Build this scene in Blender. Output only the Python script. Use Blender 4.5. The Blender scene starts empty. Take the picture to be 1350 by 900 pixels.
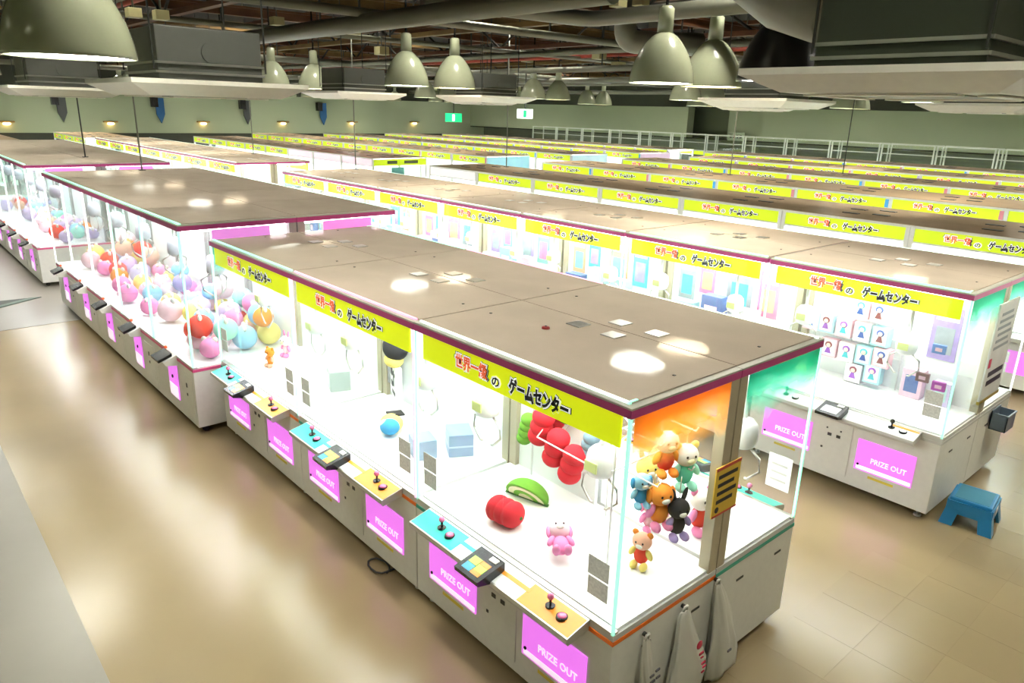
import bpy, bmesh, math, random
from mathutils import Vector, Matrix
random.seed(11)
sc = bpy.context.scene
col = sc.collection
PI = math.pi

# ------------------------------------------------------------------ camera
F_PX, YAW, PITCH, ROLL = 962.039, math.radians(138.2686), math.radians(17.5138), math.radians(1.6453)
CAM = Vector((2.062, -2.64, 3.558))
FW = Vector((math.cos(PITCH)*math.cos(YAW), math.cos(PITCH)*math.sin(YAW), -math.sin(PITCH)))
_r = Vector((math.sin(YAW), -math.cos(YAW), 0)); _u = _r.cross(FW)
RT = _r*math.cos(ROLL) + _u*math.sin(ROLL); UP = -_r*math.sin(ROLL) + _u*math.cos(ROLL)
cd = bpy.data.cameras.new('camera'); cam = bpy.data.objects.new('camera', cd); col.objects.link(cam)
cd.sensor_width = 36; cd.lens = F_PX/1350*36; cd.clip_end = 300; cd.clip_start = 0.05
Mx = Matrix((RT, UP, -FW)).transposed().to_4x4(); Mx.translation = CAM
cam.matrix_world = Mx
sc.camera = cam
def ray(x, y): return FW + RT*((x-675)/F_PX) + UP*((450-y)/F_PX)
def bz(x, y, z): d = ray(x, y); return CAM + d*((z-CAM.z)/d.z)
def bv(x, y, v): d = ray(x, y); return CAM + d*((v-CAM.y)/d.y)
def bu(x, y, u): d = ray(x, y); return CAM + d*((u-CAM.x)/d.x)
def bd(x, y, dep): return CAM + ray(x, y)*dep

# ------------------------------------------------------------------ world, view, light levels
w = bpy.data.worlds.new('world'); sc.world = w; w.use_nodes = True
w.node_tree.nodes['Background'].inputs[0].default_value = (0.02, 0.022, 0.02, 1)
w.node_tree.nodes['Background'].inputs[1].default_value = 1.0
vs = sc.view_settings
vs.view_transform = 'Standard'; vs.look = 'None'; vs.gamma = 1.0; vs.use_curve_mapping = False
vs.exposure = 0.1
sc.cycles.transparent_max_bounces = 32
sc.cycles.max_bounces = 8; sc.cycles.diffuse_bounces = 4; sc.cycles.glossy_bounces = 4
sc.cycles.use_denoising = True
sc.cycles.sample_clamp_indirect = 6.0
FILL_BOX = 150.0                           # fill boxes added between the trusses for even light
LAMP_WHITE, LAMP_WARM = 30.0, 24.0       # dome lamp mouths
CELL = 6.5                               # light panel under each machine roof

# ------------------------------------------------------------------ materials
MATS = {}
def mat(name, c, rough=0.5, metal=0.0, emit=0.0, ec=None, var=0.06, scale=18.0, bump=0.0, spec=0.5, coat=0.0):
    if name in MATS: return MATS[name]
    m = bpy.data.materials.new(name); m.use_nodes = True
    nt = m.node_tree; b = nt.nodes['Principled BSDF']
    tc = nt.nodes.new('ShaderNodeTexCoord'); nz = nt.nodes.new('ShaderNodeTexNoise')
    nz.inputs['Scale'].default_value = scale; nz.inputs['Detail'].default_value = 3
    nt.links.new(tc.outputs['Object'], nz.inputs['Vector'])
    mx = nt.nodes.new('ShaderNodeMix'); mx.data_type = 'RGBA'
    lo = [max(0, k*(1-var)) for k in c[:3]] + [1]; hi = [min(1, k*(1+var)) for k in c[:3]] + [1]
    mx.inputs['A'].default_value = lo; mx.inputs['B'].default_value = hi
    nt.links.new(nz.outputs['Fac'], mx.inputs['Factor'])
    nt.links.new(mx.outputs['Result'], b.inputs['Base Color'])
    b.inputs['Roughness'].default_value = rough; b.inputs['Metallic'].default_value = metal
    b.inputs['Specular IOR Level'].default_value = spec
    b.inputs['Coat Weight'].default_value = coat; b.inputs['Coat Roughness'].default_value = 0.08
    if emit:
        b.inputs['Emission Color'].default_value = (*(ec or c)[:3], 1); b.inputs['Emission Strength'].default_value = emit
    if bump:
        bp = nt.nodes.new('ShaderNodeBump'); bp.inputs['Strength'].default_value = bump; bp.inputs['Distance'].default_value = 0.02
        nt.links.new(nz.outputs['Fac'], bp.inputs['Height']); nt.links.new(bp.outputs['Normal'], b.inputs['Normal'])
    MATS[name] = m
    return m

def glass_mat(name, tint=(0.985, 1, 0.994), refl=1.0):
    m = bpy.data.materials.new(name); m.use_nodes = True
    nt = m.node_tree; nt.nodes.clear()
    out = nt.nodes.new('ShaderNodeOutputMaterial'); t = nt.nodes.new('ShaderNodeBsdfTransparent')
    g = nt.nodes.new('ShaderNodeBsdfGlossy'); g.inputs['Roughness'].default_value = 0.03
    lw = nt.nodes.new('ShaderNodeLayerWeight'); lw.inputs['Blend'].default_value = .5
    fr = nt.nodes.new('ShaderNodeMath'); fr.operation = 'POWER'; fr.inputs[1].default_value = 5.0
    nt.links.new(lw.outputs['Facing'], fr.inputs[0])
    mul = nt.nodes.new('ShaderNodeMath'); mul.operation = 'MULTIPLY_ADD'; mul.inputs[1].default_value = .5*refl; mul.inputs[2].default_value = .02*refl; mul.use_clamp = True
    mi = nt.nodes.new('ShaderNodeMixShader'); t.inputs['Color'].default_value = (*tint, 1)
    nt.links.new(fr.outputs[0], mul.inputs[0]); nt.links.new(mul.outputs[0], mi.inputs[0])
    nt.links.new(t.outputs[0], mi.inputs[1]); nt.links.new(g.outputs[0], mi.inputs[2]); nt.links.new(mi.outputs[0], out.inputs[0])
    return m
def film_mat(name, c):
    # printed film on the glass: strong colour at the top that fades to clear downwards
    m = bpy.data.materials.new(name); m.use_nodes = True
    nt = m.node_tree; b = nt.nodes['Principled BSDF']; b.inputs['Base Color'].default_value = (*c, 1); b.inputs['Roughness'].default_value = .4
    b.inputs['Transmission Weight'].default_value = 0.0
    out = nt.nodes['Material Output']; t = nt.nodes.new('ShaderNodeBsdfTransparent'); mi = nt.nodes.new('ShaderNodeMixShader')
    tl = nt.nodes.new('ShaderNodeBsdfTranslucent'); tl.inputs['Color'].default_value = (*c, 1)
    ad = nt.nodes.new('ShaderNodeMixShader'); ad.inputs[0].default_value = .6
    tc = nt.nodes.new('ShaderNodeTexCoord'); sx = nt.nodes.new('ShaderNodeSeparateXYZ'); nz = nt.nodes.new('ShaderNodeTexNoise')
    nz.inputs['Scale'].default_value = 4
    mr = nt.nodes.new('ShaderNodeMapRange'); mr.inputs['From Min'].default_value = 1.82; mr.inputs['From Max'].default_value = 2.08
    mr.inputs['To Min'].default_value = 0; mr.inputs['To Max'].default_value = .95
    a = nt.nodes.new('ShaderNodeMath'); a.operation = 'MULTIPLY_ADD'; a.inputs[1].default_value = .25
    nt.links.new(tc.outputs['Object'], sx.inputs[0]); nt.links.new(tc.outputs['Object'], nz.inputs['Vector'])
    nt.links.new(nz.outputs['Fac'], a.inputs[0]); nt.links.new(sx.outputs['Z'], a.inputs[2])
    sb = nt.nodes.new('ShaderNodeMath'); sb.operation = 'SUBTRACT'; sb.inputs[1].default_value = .125
    nt.links.new(a.outputs[0], sb.inputs[0]); nt.links.new(sb.outputs[0], mr.inputs['Value'])
    nt.links.new(b.outputs[0], ad.inputs[1]); nt.links.new(tl.outputs[0], ad.inputs[2])
    nt.links.new(mr.outputs[0], mi.inputs[0]); nt.links.new(t.outputs[0], mi.inputs[1]); nt.links.new(ad.outputs[0], mi.inputs[2])
    nt.links.new(mi.outputs[0], out.inputs[0])
    return m

def roof_mat(name, c, rough, base=.03, graze=.16):
    # painted metal: matt taupe with a thin smooth lacquer
    m = mat(name, c, .6, var=.12, scale=2.2, spec=0.0); nt = m.node_tree
    b = nt.nodes['Principled BSDF']; out = nt.nodes['Material Output']
    g = nt.nodes.new('ShaderNodeBsdfGlossy'); g.inputs['Roughness'].default_value = rough
    lw = nt.nodes.new('ShaderNodeLayerWeight'); lw.inputs['Blend'].default_value = .5
    pw = nt.nodes.new('ShaderNodeMath'); pw.operation = 'POWER'; pw.inputs[1].default_value = 4.0
    ma = nt.nodes.new('ShaderNodeMath'); ma.operation = 'MULTIPLY_ADD'; ma.inputs[1].default_value = graze; ma.inputs[2].default_value = base
    mi = nt.nodes.new('ShaderNodeMixShader')
    nz = nt.nodes.new('ShaderNodeTexNoise'); nz.inputs['Scale'].default_value = 3.5; bp = nt.nodes.new('ShaderNodeBump'); bp.inputs['Strength'].default_value = .06; bp.inputs['Distance'].default_value = .02
    nt.links.new(nz.outputs['Fac'], bp.inputs['Height']); nt.links.new(bp.outputs['Normal'], g.inputs['Normal'])
    nt.links.new(lw.outputs['Facing'], pw.inputs[0]); nt.links.new(pw.outputs[0], ma.inputs[0]); nt.links.new(ma.outputs[0], mi.inputs[0])
    nt.links.new(b.outputs[0], mi.inputs[1]); nt.links.new(g.outputs[0], mi.inputs[2]); nt.links.new(mi.outputs[0], out.inputs[0])
    return m
GLASS = glass_mat('clear_glass')
FILM_O = film_mat('orange_film', (0.95, 0.42, 0.06)); FILM_T = film_mat('teal_film', (0.05, 0.62, 0.42)); FILM_M = film_mat('magenta_film', (0.9, 0.2, 0.8))
WHITE = mat('cabinet_white', (0.78, 0.78, 0.72), .38)
PLAY = mat('playfield_white', (0.9, 0.92, 0.92), .45, var=.02)
BACKW = mat('back_panel_white', (0.88, 0.92, 0.92), .5, var=.03)
ROOF = roof_mat('roof_taupe', (0.52, 0.445, 0.36), .06)
EDGE = mat('roof_edge_grey', (0.48, 0.48, 0.41), .4)
MAG = mat('magenta_trim', (0.50, 0.05, 0.23), .35)
ORANGE = mat('orange_trim', (0.85, 0.17, 0.015), .4)
TEAL = mat('teal_trim', (0.02, 0.36, 0.26), .4)
GREYB = mat('grey_trim', (0.6, 0.6, 0.57), .4)
SILVER = mat('silver_metal', (0.62, 0.62, 0.58), .3, .8)
BEIGE = mat('beige_column', (0.48, 0.43, 0.31), .35, .2)
LED_MINT = mat('mint_led', (0.5, 1, 0.8), emit=.9, ec=(0.36, 1.0, 0.72))
LED_PINK = mat('pink_led', (1, 0.6, 0.8), emit=1.0, ec=(1.0, 0.5, 0.74))
LED_WHITE = mat('white_led', (1, 1, 1), emit=1.1, ec=(0.92, 1.0, 0.93))
STRIP = {'mint_led': mat('mint_strip', (.5, 1, .8), emit=1.0, ec=(.38, 1.0, .70)), 'pink_led': mat('pink_strip', (1, .6, .8), emit=1.0, ec=(1.0, .42, .68)), 'white_led': mat('white_strip', (1, 1, 1), emit=1.0, ec=(.72, 1.0, .84))}
CELLW = mat('cell_light', (1, 1, 1), emit=CELL, ec=(0.97, 1.0, 1.0))
CELLP = mat('cell_light_cool', (1, 1, 1), emit=CELL, ec=(1.0, 0.95, 1.0))
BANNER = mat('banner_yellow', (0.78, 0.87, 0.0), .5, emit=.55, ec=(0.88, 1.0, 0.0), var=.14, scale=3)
BANNER_DIM = mat('banner_yellow_weak_glow', (0.62, 0.76, 0.01), .5, emit=.32, ec=(0.72, 1.0, 0.0), var=.1, scale=3)  # weaker glow put into the yellow of older banners and signs
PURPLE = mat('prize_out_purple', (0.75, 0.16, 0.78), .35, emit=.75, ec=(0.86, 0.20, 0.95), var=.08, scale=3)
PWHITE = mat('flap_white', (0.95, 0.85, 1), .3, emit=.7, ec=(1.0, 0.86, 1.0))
INK = mat('black_ink', (0.012, 0.012, 0.02), .5); INKW = mat('white_ink', (0.95, 0.95, 0.95), .5, emit=.6, ec=(1, 1, 1))
INKR = mat('red_ink', (0.95, 0.12, 0.04), .5, emit=.45, ec=(1, .15, .05))
BLACK = mat('black_plastic', (0.012, 0.013, 0.016), .25)
DARKM = mat('dark_metal', (0.05, 0.052, 0.048), .4, .4)
RUBBER = mat('rubber', (0.03, 0.03, 0.03), .7)
PINKB = mat('pink_button', (0.85, 0.2, 0.42), .2, coat=.6)
OVT = mat('teal_overlay', (0.03, 0.62, 0.50), .25); OVO = mat('orange_overlay', (0.92, 0.33, 0.03), .25); OVW = mat('white_overlay', (0.82, 0.87, 0.85), .25)
YSTICK = mat('yellow_sticker', (0.75, 0.62, 0.08), .5)
TAGG = mat('tag_grey_glow', (0.55, 0.56, 0.52), .5, emit=.22, ec=(.55,.56,.5), var=.45, scale=60); TAGP = mat('tag_pink', (0.75, .42, .42), .5, var=.4, scale=60)  # glow put into the grey tags to brighten them, no lamp inside

# ------------------------------------------------------------------ mesh helpers
def box(bm, x0, x1, y0, y1, z0, z1, bev=0.0):
    r = bmesh.ops.create_cube(bm, size=1.0)
    vs_ = r['verts']
    for v in vs_:
        v.co = Vector((x0+(v.co.x+.5)*(x1-x0), y0+(v.co.y+.5)*(y1-y0), z0+(v.co.z+.5)*(z1-z0)))
    if bev:
        es = list({e for v in vs_ for e in v.link_edges})
        bmesh.ops.bevel(bm, geom=es, offset=bev, segments=2, affect='EDGES', profile=.6)
def prism(bm, pts, a0, a1, axis='x'):
    def P(p, a): return {'x': (a, p[0], p[1]), 'y': (p[0], a, p[1]), 'z': (p[0], p[1], a)}[axis]
    A = [bm.verts.new(P(p, a0)) for p in pts]; B = [bm.verts.new(P(p, a1)) for p in pts]
    n = len(pts)
    bm.faces.new(A); bm.faces.new(B[::-1])
    for i in range(n): bm.faces.new((A[i], B[i], B[(i+1) % n], A[(i+1) % n]))
def cyl(bm, p0, p1, r0, r1=None, seg=12, caps=True):
    r1 = r0 if r1 is None else r1
    p0, p1 = Vector(p0), Vector(p1); d = (p1-p0).normalized()
    q = d.to_track_quat('Z', 'Y')
    A, B = [], []
    for i in range(seg):
        a = 2*PI*i/seg; o = q @ Vector((math.cos(a), math.sin(a), 0))
        A.append(bm.verts.new(p0+o*r0)); B.append(bm.verts.new(p1+o*r1))
    for i in range(seg): bm.faces.new((A[i], A[(i+1) % seg], B[(i+1) % seg], B[i])).smooth = True
    if caps: bm.faces.new(A[::-1]); bm.faces.new(B)
def lathe(bm, prof, seg=24, c=(0, 0, 0), smooth=True):
    rings = []
    for r, z in prof:
        rings.append([bm.verts.new((c[0]+max(r, 1e-4)*math.cos(2*PI*i/seg), c[1]+max(r, 1e-4)*math.sin(2*PI*i/seg), c[2]+z)) for i in range(seg)])
    for a, b in zip(rings, rings[1:]):
        for i in range(seg): bm.faces.new((a[i], a[(i+1) % seg], b[(i+1) % seg], b[i])).smooth = smooth
    bm.faces.new(rings[0][::-1]); bm.faces.new(rings[-1])
def tube(bm, pts, r, seg=6):
    pts = [Vector(p) for p in pts]; rings = []
    for i, p in enumerate(pts):
        d = (pts[min(i+1, len(pts)-1)]-pts[max(i-1, 0)]).normalized(); q = d.to_track_quat('Z', 'Y')
        rings.append([bm.verts.new(p + q @ Vector((r*math.cos(2*PI*k/seg), r*math.sin(2*PI*k/seg), 0))) for k in range(seg)])
    for a, b in zip(rings, rings[1:]):
        for k in range(seg): bm.faces.new((a[k], a[(k+1) % seg], b[(k+1) % seg], b[k])).smooth = True
    bm.faces.new(rings[0][::-1]); bm.faces.new(rings[-1])
def sph(bm, c=(0, 0, 0), r=(1, 1, 1), seg=16, rings=10):
    res = bmesh.ops.create_uvsphere(bm, u_segments=seg, v_segments=rings, radius=1.0)
    for v in res['verts']:
        v.co = Vector((c[0]+v.co.x*r[0], c[1]+v.co.y*r[1], c[2]+v.co.z*r[2]))
        for f in v.link_faces: f.smooth = True
def mesh(name, m, fn):
    bm = bmesh.new(); fn(bm)
    bmesh.ops.recalc_face_normals(bm, faces=bm.faces)
    me = bpy.data.meshes.new(name); bm.to_mesh(me); bm.free()
    if m: me.materials.append(m)
    return me
CACHE = {}
def cm(key, m, fn):
    k = (key, m.name)
    if k not in CACHE: CACHE[k] = mesh(key, m, fn)
    return CACHE[k]
def B(key, m, *boxes, bev=0.0):
    def fn(bm):
        for b in boxes: box(bm, *b, bev)
    return cm(key, m, fn)
def obj(name, me, parent=None, loc=(0, 0, 0), rot=(0, 0, 0), scale=(1, 1, 1)):
    o = bpy.data.objects.new(name, me); col.objects.link(o)
    o.parent = parent; o.location = loc; o.rotation_euler = rot; o.scale = scale
    return o
def tag(o, label, cat, group=None):
    o['label'] = label; o['category'] = cat
    if group: o['group'] = group
    return o
def thing(name, label, cat, loc=(0, 0, 0), rz=0.0, group=None):
    o = obj(name, None, None, loc, (0, 0, rz)); o.empty_display_size = .1
    return tag(o, label, cat, group)
def struct(name, me, **k):
    o = obj(name, me, **k); o['kind'] = 'structure'; return o
def inst(parent, spec):
    for s in spec:
        o = obj(s[0], s[1], parent)
        if len(s) > 2:
            for k in s[2]:
                c = obj(k[0], k[1], o)
                if len(k) > 2 and k[2]: c['label'] = k[2]
        if len(s) > 3 and s[3]: o['label'] = s[3]
_tc = {}
def text_mesh(body, size, m, width=None, off=0.0, ext=0.001, height=None):
    """text laid in the XZ plane, facing -Y, lower left corner at the origin"""
    k = (body, size, m.name, width, off, height)
    if k in _tc: return _tc[k]
    cu = bpy.data.curves.new('lettering', 'FONT'); cu.body = body; cu.size = size; cu.offset = off; cu.extrude = ext; cu.resolution_u = 2
    o = bpy.data.objects.new('lettering', cu); col.objects.link(o)
    dg = bpy.context.evaluated_depsgraph_get(); dg.update()
    me = bpy.data.meshes.new_from_object(o.evaluated_get(dg)); bpy.data.objects.remove(o); bpy.data.curves.remove(cu)
    xs = [v.co.x for v in me.vertices]; ys = [v.co.y for v in me.vertices]
    if xs:
        x0, x1, y0, y1 = min(xs), max(xs), min(ys), max(ys)
        sx = width/(x1-x0) if width else 1.0; sy = height/(y1-y0) if height else sx
        for v in me.vertices:
            x, y, z = v.co
            v.co = Vector(((x-x0)*sx, -z, (y-y0)*sy))
    me.materials.clear(); me.materials.append(m); me.name = 'lettering'
    _tc[k] = me
    return me
def shifted(me, dx, dy, dz, key):
    if key in CACHE: return CACHE[key]
    m2 = me.copy(); m2.transform(Matrix.Translation((dx, dy, dz))); CACHE[key] = m2
    return m2

# ------------------------------------------------------------------ room
TAN = mat('floor_tan', (0.315, 0.245, 0.135), .22, var=.10, scale=1.3, spec=.6)
TAN2 = mat('floor_tan_tile', (0.322, 0.252, 0.14), .22, var=.08, scale=1.7, spec=.6); TAN3 = mat('floor_tan_tile_dark', (0.307, 0.238, 0.13), .24, var=.08, scale=1.7, spec=.6)
FGREY = mat('floor_grey', (0.29, 0.275, 0.235), .3, var=.08, scale=2)
WALLG = mat('wall_green_grey', (0.44, 0.50, 0.33), .7, var=.05, scale=.6)
WALLD = mat('wall_dark', (0.05, 0.055, 0.04), .8)
CEIL = mat('ceiling_dark', (0.012, 0.011, 0.009), .9, var=.3, scale=3)
U0, V1, UR, VN, ZC = -40.0, 30.4, 9.0, -8.0, 6.4
fl = struct('floor', mesh('floor', TAN, lambda bm: box(bm, U0, UR, VN, 32, -.1, 0)))
for i in range(8):
    for j in range(24):
        x = .06+i*.45; y = -1.09+j*.45
        if y > 3.2 and y < 6.3 and x < .16: continue
        me = B('floor_tile', (TAN2, TAN3, TAN)[(i*7+j*5+i*j) % 3], (0, .448, 0, .448, 0, .0012))
        obj('floor_tile', me, fl, (x, y, .0005))
struct('floor', mesh('floor_strip', FGREY, lambda bm: box(bm, -11.5, UR, VN, -2.0, 0, .004)))
struct('floor', mesh('floor_strip', FGREY, lambda bm: box(bm, U0, -11.6, VN, 32, 0, .004)))
struct('ceiling', mesh('ceiling', CEIL, lambda bm: box(bm, U0-.2, UR, VN, 32, ZC, ZC+.1)))
struct('wall_left', mesh('wall_left', WALLG, lambda bm: box(bm, U0-.2, U0, VN, 32, 0, 4.0)))
struct('wall_left', mesh('wall_left_upper', WALLD, lambda bm: box(bm, U0-.2, U0, VN, 32, 4.0, ZC)))
struct('wall_back', mesh('wall_back_upper', WALLG, lambda bm: (box(bm, U0, -21.5, V1, V1+.2, 2.5, 4.0), box(bm, -19.3, UR, V1, V1+.2, 2.5, 4.0), box(bm, -23.0, -21.5, V1-.35, V1, 2.5, 4.0))))
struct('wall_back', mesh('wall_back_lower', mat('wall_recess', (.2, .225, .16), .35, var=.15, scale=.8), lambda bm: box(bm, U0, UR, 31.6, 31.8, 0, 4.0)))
struct('wall_back', mesh('wall_back_dark', WALLD, lambda bm: box(bm, U0, UR, V1, V1+.2, 4.0, ZC)))
struct('trim_1', mesh('soffit', WALLD, lambda bm: box(bm, U0, UR, V1, 31.6, 2.44, 2.5)))
struct('trim_2', mesh('dark_skirt', WALLD, lambda bm: box(bm, U0, U0+.05, VN, 30, 0, 1.95)))
struct('wall_right', mesh('wall_right', WALLG, lambda bm: box(bm, UR, UR+.2, VN, 32, 0, ZC)))
struct('wall_front', mesh('wall_front', WALLG, lambda bm: box(bm, U0, UR, VN-.2, VN, 0, ZC)))

# ------------------------------------------------------------------ banner
def banner_kids(x0, wd, z0, ht, y, key):
    ks = []
    def T(body, m, fx, fw_, fz, fh, off, dy, nm):
        me = text_mesh(body, 1.0, m, width=wd*fw_, off=off, height=ht*fh)
        ks.append(('lettering', shifted(me, x0+wd*fx, y-dy, z0+ht*fz, (key, nm, m.name))))
    T('世界一級', INK, .20, .205, .20, .70, .10, .0015, 'a'); T('世界一級', INKW, .205, .195, .22, .66, .08, .0035, 'b'); T('世界一級', INKR, .212, .181, .27, .56, .03, .0055, 'c')
    T('の', INKW, .412, .056, .14, .44, .08, .0035, 'd'); T('の', INK, .420, .04, .19, .34, .03, .0055, 'e')
    T('ゲームセンター', INK, .498, .305, .10, .74, .12, .0015, 'f'); T('ゲームセンター', INKW, .502, .297, .12, .70, .095, .0035, 'g'); T('ゲームセンター', INK, .509, .283, .18, .58, .045, .0055, 'h')
    return ks

# ------------------------------------------------------------------ claw machine, new style (1.9 m wide)
def claw_spec(x, y, z, key, parts):
    SH = mat('claw_white', (0.82, .84, .84), .3, coat=.4); DSP = mat('claw_display', (.45, .5, .2), .3, emit=.3, ec=(.6, .7, .3))
    def body(bm):
        lathe(bm, [(.03, .17), (.06, .16), (.088, .13), (.098, .08), (.098, .02), (.085, -.02), (.05, -.04)], 20, (x, y, z))
    def arms(s):
        return lambda bm: tube(bm, [(x+s*.07, y, z-.03), (x+s*.14, y, z-.08), (x+s*.15, y, z-.17), (x+s*.07, y, z-.25), (x+s*.05, y, z-.25)], .009, 6)
    kids = [('arm', cm(key+'armL', SILVER, arms(-1))), ('arm', cm(key+'armR', SILVER, arms(1))),
            ('display', B(key+'disp', DSP, (x-.05, x+.05, y-.104, y-.092, z+.02, z+.09), bev=.004)),
            ('rod', cm(key+'rod', SILVER, lambda bm: cyl(bm, (x, y, z+.18), (x, y, 2.06), .018)))]
    parts.append(('claw', cm(key+'body', SH, body), kids, 'white rounded claw unit'))
    parts.append(('gantry_rail', B(key+'rail', SILVER, (x-.015, x+.015, -.40, .36, 2.065, 2.085))))

def spec_A(led, post, band=('t', 'o'), back='full', ends='', lettering=True, style='F', banner=True):
    """local frame: front towards -y, x right, z up"""
    P = []
    add = lambda *a: P.append(a)
    add('cabinet', B('A_cab', WHITE, (-.944, .944, -.486, .484, .085, .785), bev=.006),
        [('access_door', B('A_acc', WHITE, (-.17, .17, -.493, -.486, .16, .70), bev=.003)),
         ('coin_slot', B('A_coin', DARKM, (-.07, -.03, -.497, -.492, .53, .56))), ('coin_slot', B('A_coin1', DARKM, (.02, .06, -.497, -.492, .53, .56))),
         ('screw', B('A_coin2', DARKM, (-.09, -.075, -.497, -.492, .60, .615))), ('screw', B('A_coin3', DARKM, (.05, .065, -.497, -.492, .60, .615))), ('lock', B('A_coin4', DARKM, (-.12, -.10, -.497, -.492, .38, .40))),
         ('caution_sticker', B('A_caut', YSTICK, (.38, .62, -.489, -.486, .225, .25))), ('caution_sticker', B('A_caut2', YSTICK, (-.62, -.38, -.489, -.486, .225, .25))),
         ('side_handle', B('A_hnd', DARKM, (.944, .948, -.22, -.14, .64, .655))), ('side_handle', B('A_hnd1', DARKM, (.944, .948, .26, .34, .64, .655))),
         ('side_handle', B('A_hnd2', DARKM, (-.948, -.944, -.34, -.26, .64, .655))), ('side_handle', B('A_hnd3', DARKM, (-.948, -.944, .14, .22, .64, .655)))])
    for i, (sx, sy) in enumerate(((-.85, -.4), (.85, -.4), (-.85, .4), (.85, .4))):
        add('foot', cm('A_foot%d' % i, SILVER, lambda bm, sx=sx, sy=sy: (cyl(bm, (sx, sy, 0.004), (sx, sy, .02), .035), cyl(bm, (sx, sy, .02), (sx, sy, .09), .014))))
    cols = {'t': TEAL, 'o': ORANGE, 'g': GREYB}
    add('colour_band', B('A_bl', cols[band[0]], (-.947, 0, -.489, .487, .785, .812)))
    add('colour_band', B('A_br', cols[band[1]], (0, .947, -.489, .487, .785, .812)))
    add('ledge', B('A_ledge', GREYB, (-.944, .944, -.484, .484, .812, .85)))
    add('front_rail', B('A_rail', SILVER, (-.942, .942, -.486, -.44, .85, .866), bev=.004))
    add('playfield', B('A_play', PLAY, (-.93, .93, -.44, .47, .85, .872)))
    # control deck
    deck = [(-.486, .858), (-.486, .79), (-.655, .765), (-.67, .79), (-.665, .815)]
    kids = []
    def top(x0, x1, f0=0.0, f1=1.0, lift=.0015):
        def yz(f): return (-.486-(.179)*f, .858-.043*f)
        a, b = yz(f0), yz(f1)
        return lambda bm: prism(bm, [(a[0], a[1]), (a[0], a[1]+lift), (b[0], b[1]+lift), (b[0], b[1])], x0, x1, 'x')
    if style == 'F':
        kids += [('overlay', cm('A_ovt', OVT, top(-.765, -.30, .08, .95))), ('overlay', cm('A_ovw', OVW, top(-.30, .34, .08, .95))), ('overlay', cm('A_ovo', OVO, top(.34, .765, .08, .95))),
                 ('stripe', cm('A_stt', OVT, top(-.32, -.1, .34, .5, .003))), ('stripe', cm('A_sto', OVO, top(.1, .36, .34, .5, .003)))]
    else:
        kids += [('overlay', cm('A_ovw2', OVW, top(-.765, .765, .08, .95))), ('stripe', cm('A_sto2', OVO, top(.52, .76, .1, .26, .003)))]
    add('control_deck', cm('A_deck', SILVER if style == 'F' else GREYB, lambda bm: prism(bm, deck, -.77, .77, 'x')), kids)
    for k, x in enumerate((-.53, .53)):
        add('joystick', cm('A_joyb%d' % k, BLACK, lambda bm, x=x: (cyl(bm, (x, -.56, .835), (x, -.56, .848), .03), cyl(bm, (x, -.56, .845), (x, -.56, .895), .008))),
            [('knob', cm('A_joyk%d' % k, PINKB if style == 'F' else BLACK, lambda bm, x=x: sph(bm, (x, -.56, .905), (.021,)*3, 12, 8)))])
        xb = x+.11
        add('push_button', cm('A_btr%d' % k, BLACK, lambda bm, xb=xb: cyl(bm, (xb, -.575, .828), (xb, -.575, .848), .038, .034, 16)),
            [('cap', cm('A_btc%d' % k, PINKB if style == 'F' else INKW, lambda bm, xb=xb: sph(bm, (xb, -.575, .848), (.028, .028, .014), 14, 8)))])
    # touch screen
    def scr(pts): return lambda bm: prism(bm, pts, -.115, .115, 'x')
    GRN = mat('screen_green', (.35, .6, .1), .2, emit=.5, ec=(.45, .75, .08)); ORG = mat('screen_orange', (.8, .3, .08), .2, emit=.4, ec=(.8, .28, .08)); BLU = mat('screen_blue', (.05, .3, .5), .2, emit=.4, ec=(.05, .35, .5))
    GRY = mat('screen_grey', (.5, .56, .58), .2, emit=.35, ec=(.6, .68, .7))
    def ss(x0, x1, f0, f1, l=.002):
        y0, z0, y1, z1 = -.55, .905, -.765, .855
        a = (y0+(y1-y0)*f0, z0+(z1-z0)*f0); b = (y0+(y1-y0)*f1, z0+(z1-z0)*f1)
        return lambda bm: prism(bm, [(a[0], a[1]+.001), (a[0], a[1]+.001+l), (b[0], b[1]+.001+l), (b[0], b[1]+.001)], x0, x1, 'x')
    kd = [('card_reader', cm('A_scr_r', WHITE, ss(.02, .085, .08, .24, .006)))]
    if style == 'F':
        kd += [('screen', cm('A_s1', GRN, ss(-.08, -.005, .36, .62))), ('screen', cm('A_s2', BLU, ss(-.08, -.005, .64, .88))), ('screen', cm('A_s3', ORG, ss(0, .08, .36, .5))), ('screen', cm('A_s4', GRN, ss(0, .08, .51, .74))), ('screen', cm('A_s5', ORG, ss(0, .08, .75, .88)))]
    else:
        kd += [('screen', cm('A_s6', GRY, ss(-.08, .08, .34, .86)))]
    add('touch_screen', cm('A_scr', BLACK, scr([(-.55, .905), (-.55, .85), (-.66, .80), (-.765, .825), (-.77, .855)])), kd)
    # prize doors
    for k, x in enumerate((-.505, .505)):
        t = text_mesh('PRIZE OUT', 1.0, INKW, width=.33, off=.012, height=.055)
        add('prize_door', B('A_door%d' % k, PURPLE, (x-.27, x+.27, -.496, -.486, .285, .605), bev=.003),
            [('flap', B('A_flap%d' % k, PWHITE, (x-.25, x+.262, -.499, -.495, .298, .335))), ('lettering', shifted(t, x-.12, -.4985, .39, ('po', k))),
             ('lock', cm('A_lock%d' % k, BLACK, lambda bm, x=x: cyl(bm, (x-.235, -.495, .345), (x-.235, -.503, .345), .012)))])
    # glass, posts, roof
    for x0, x1 in ((-.92, -.001), (.001, .92)):
        add('glass_pane', B('A_gf%.2f' % x0, GLASS, (x0, x1, -.481, -.475, .867, 2.128)))
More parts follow.
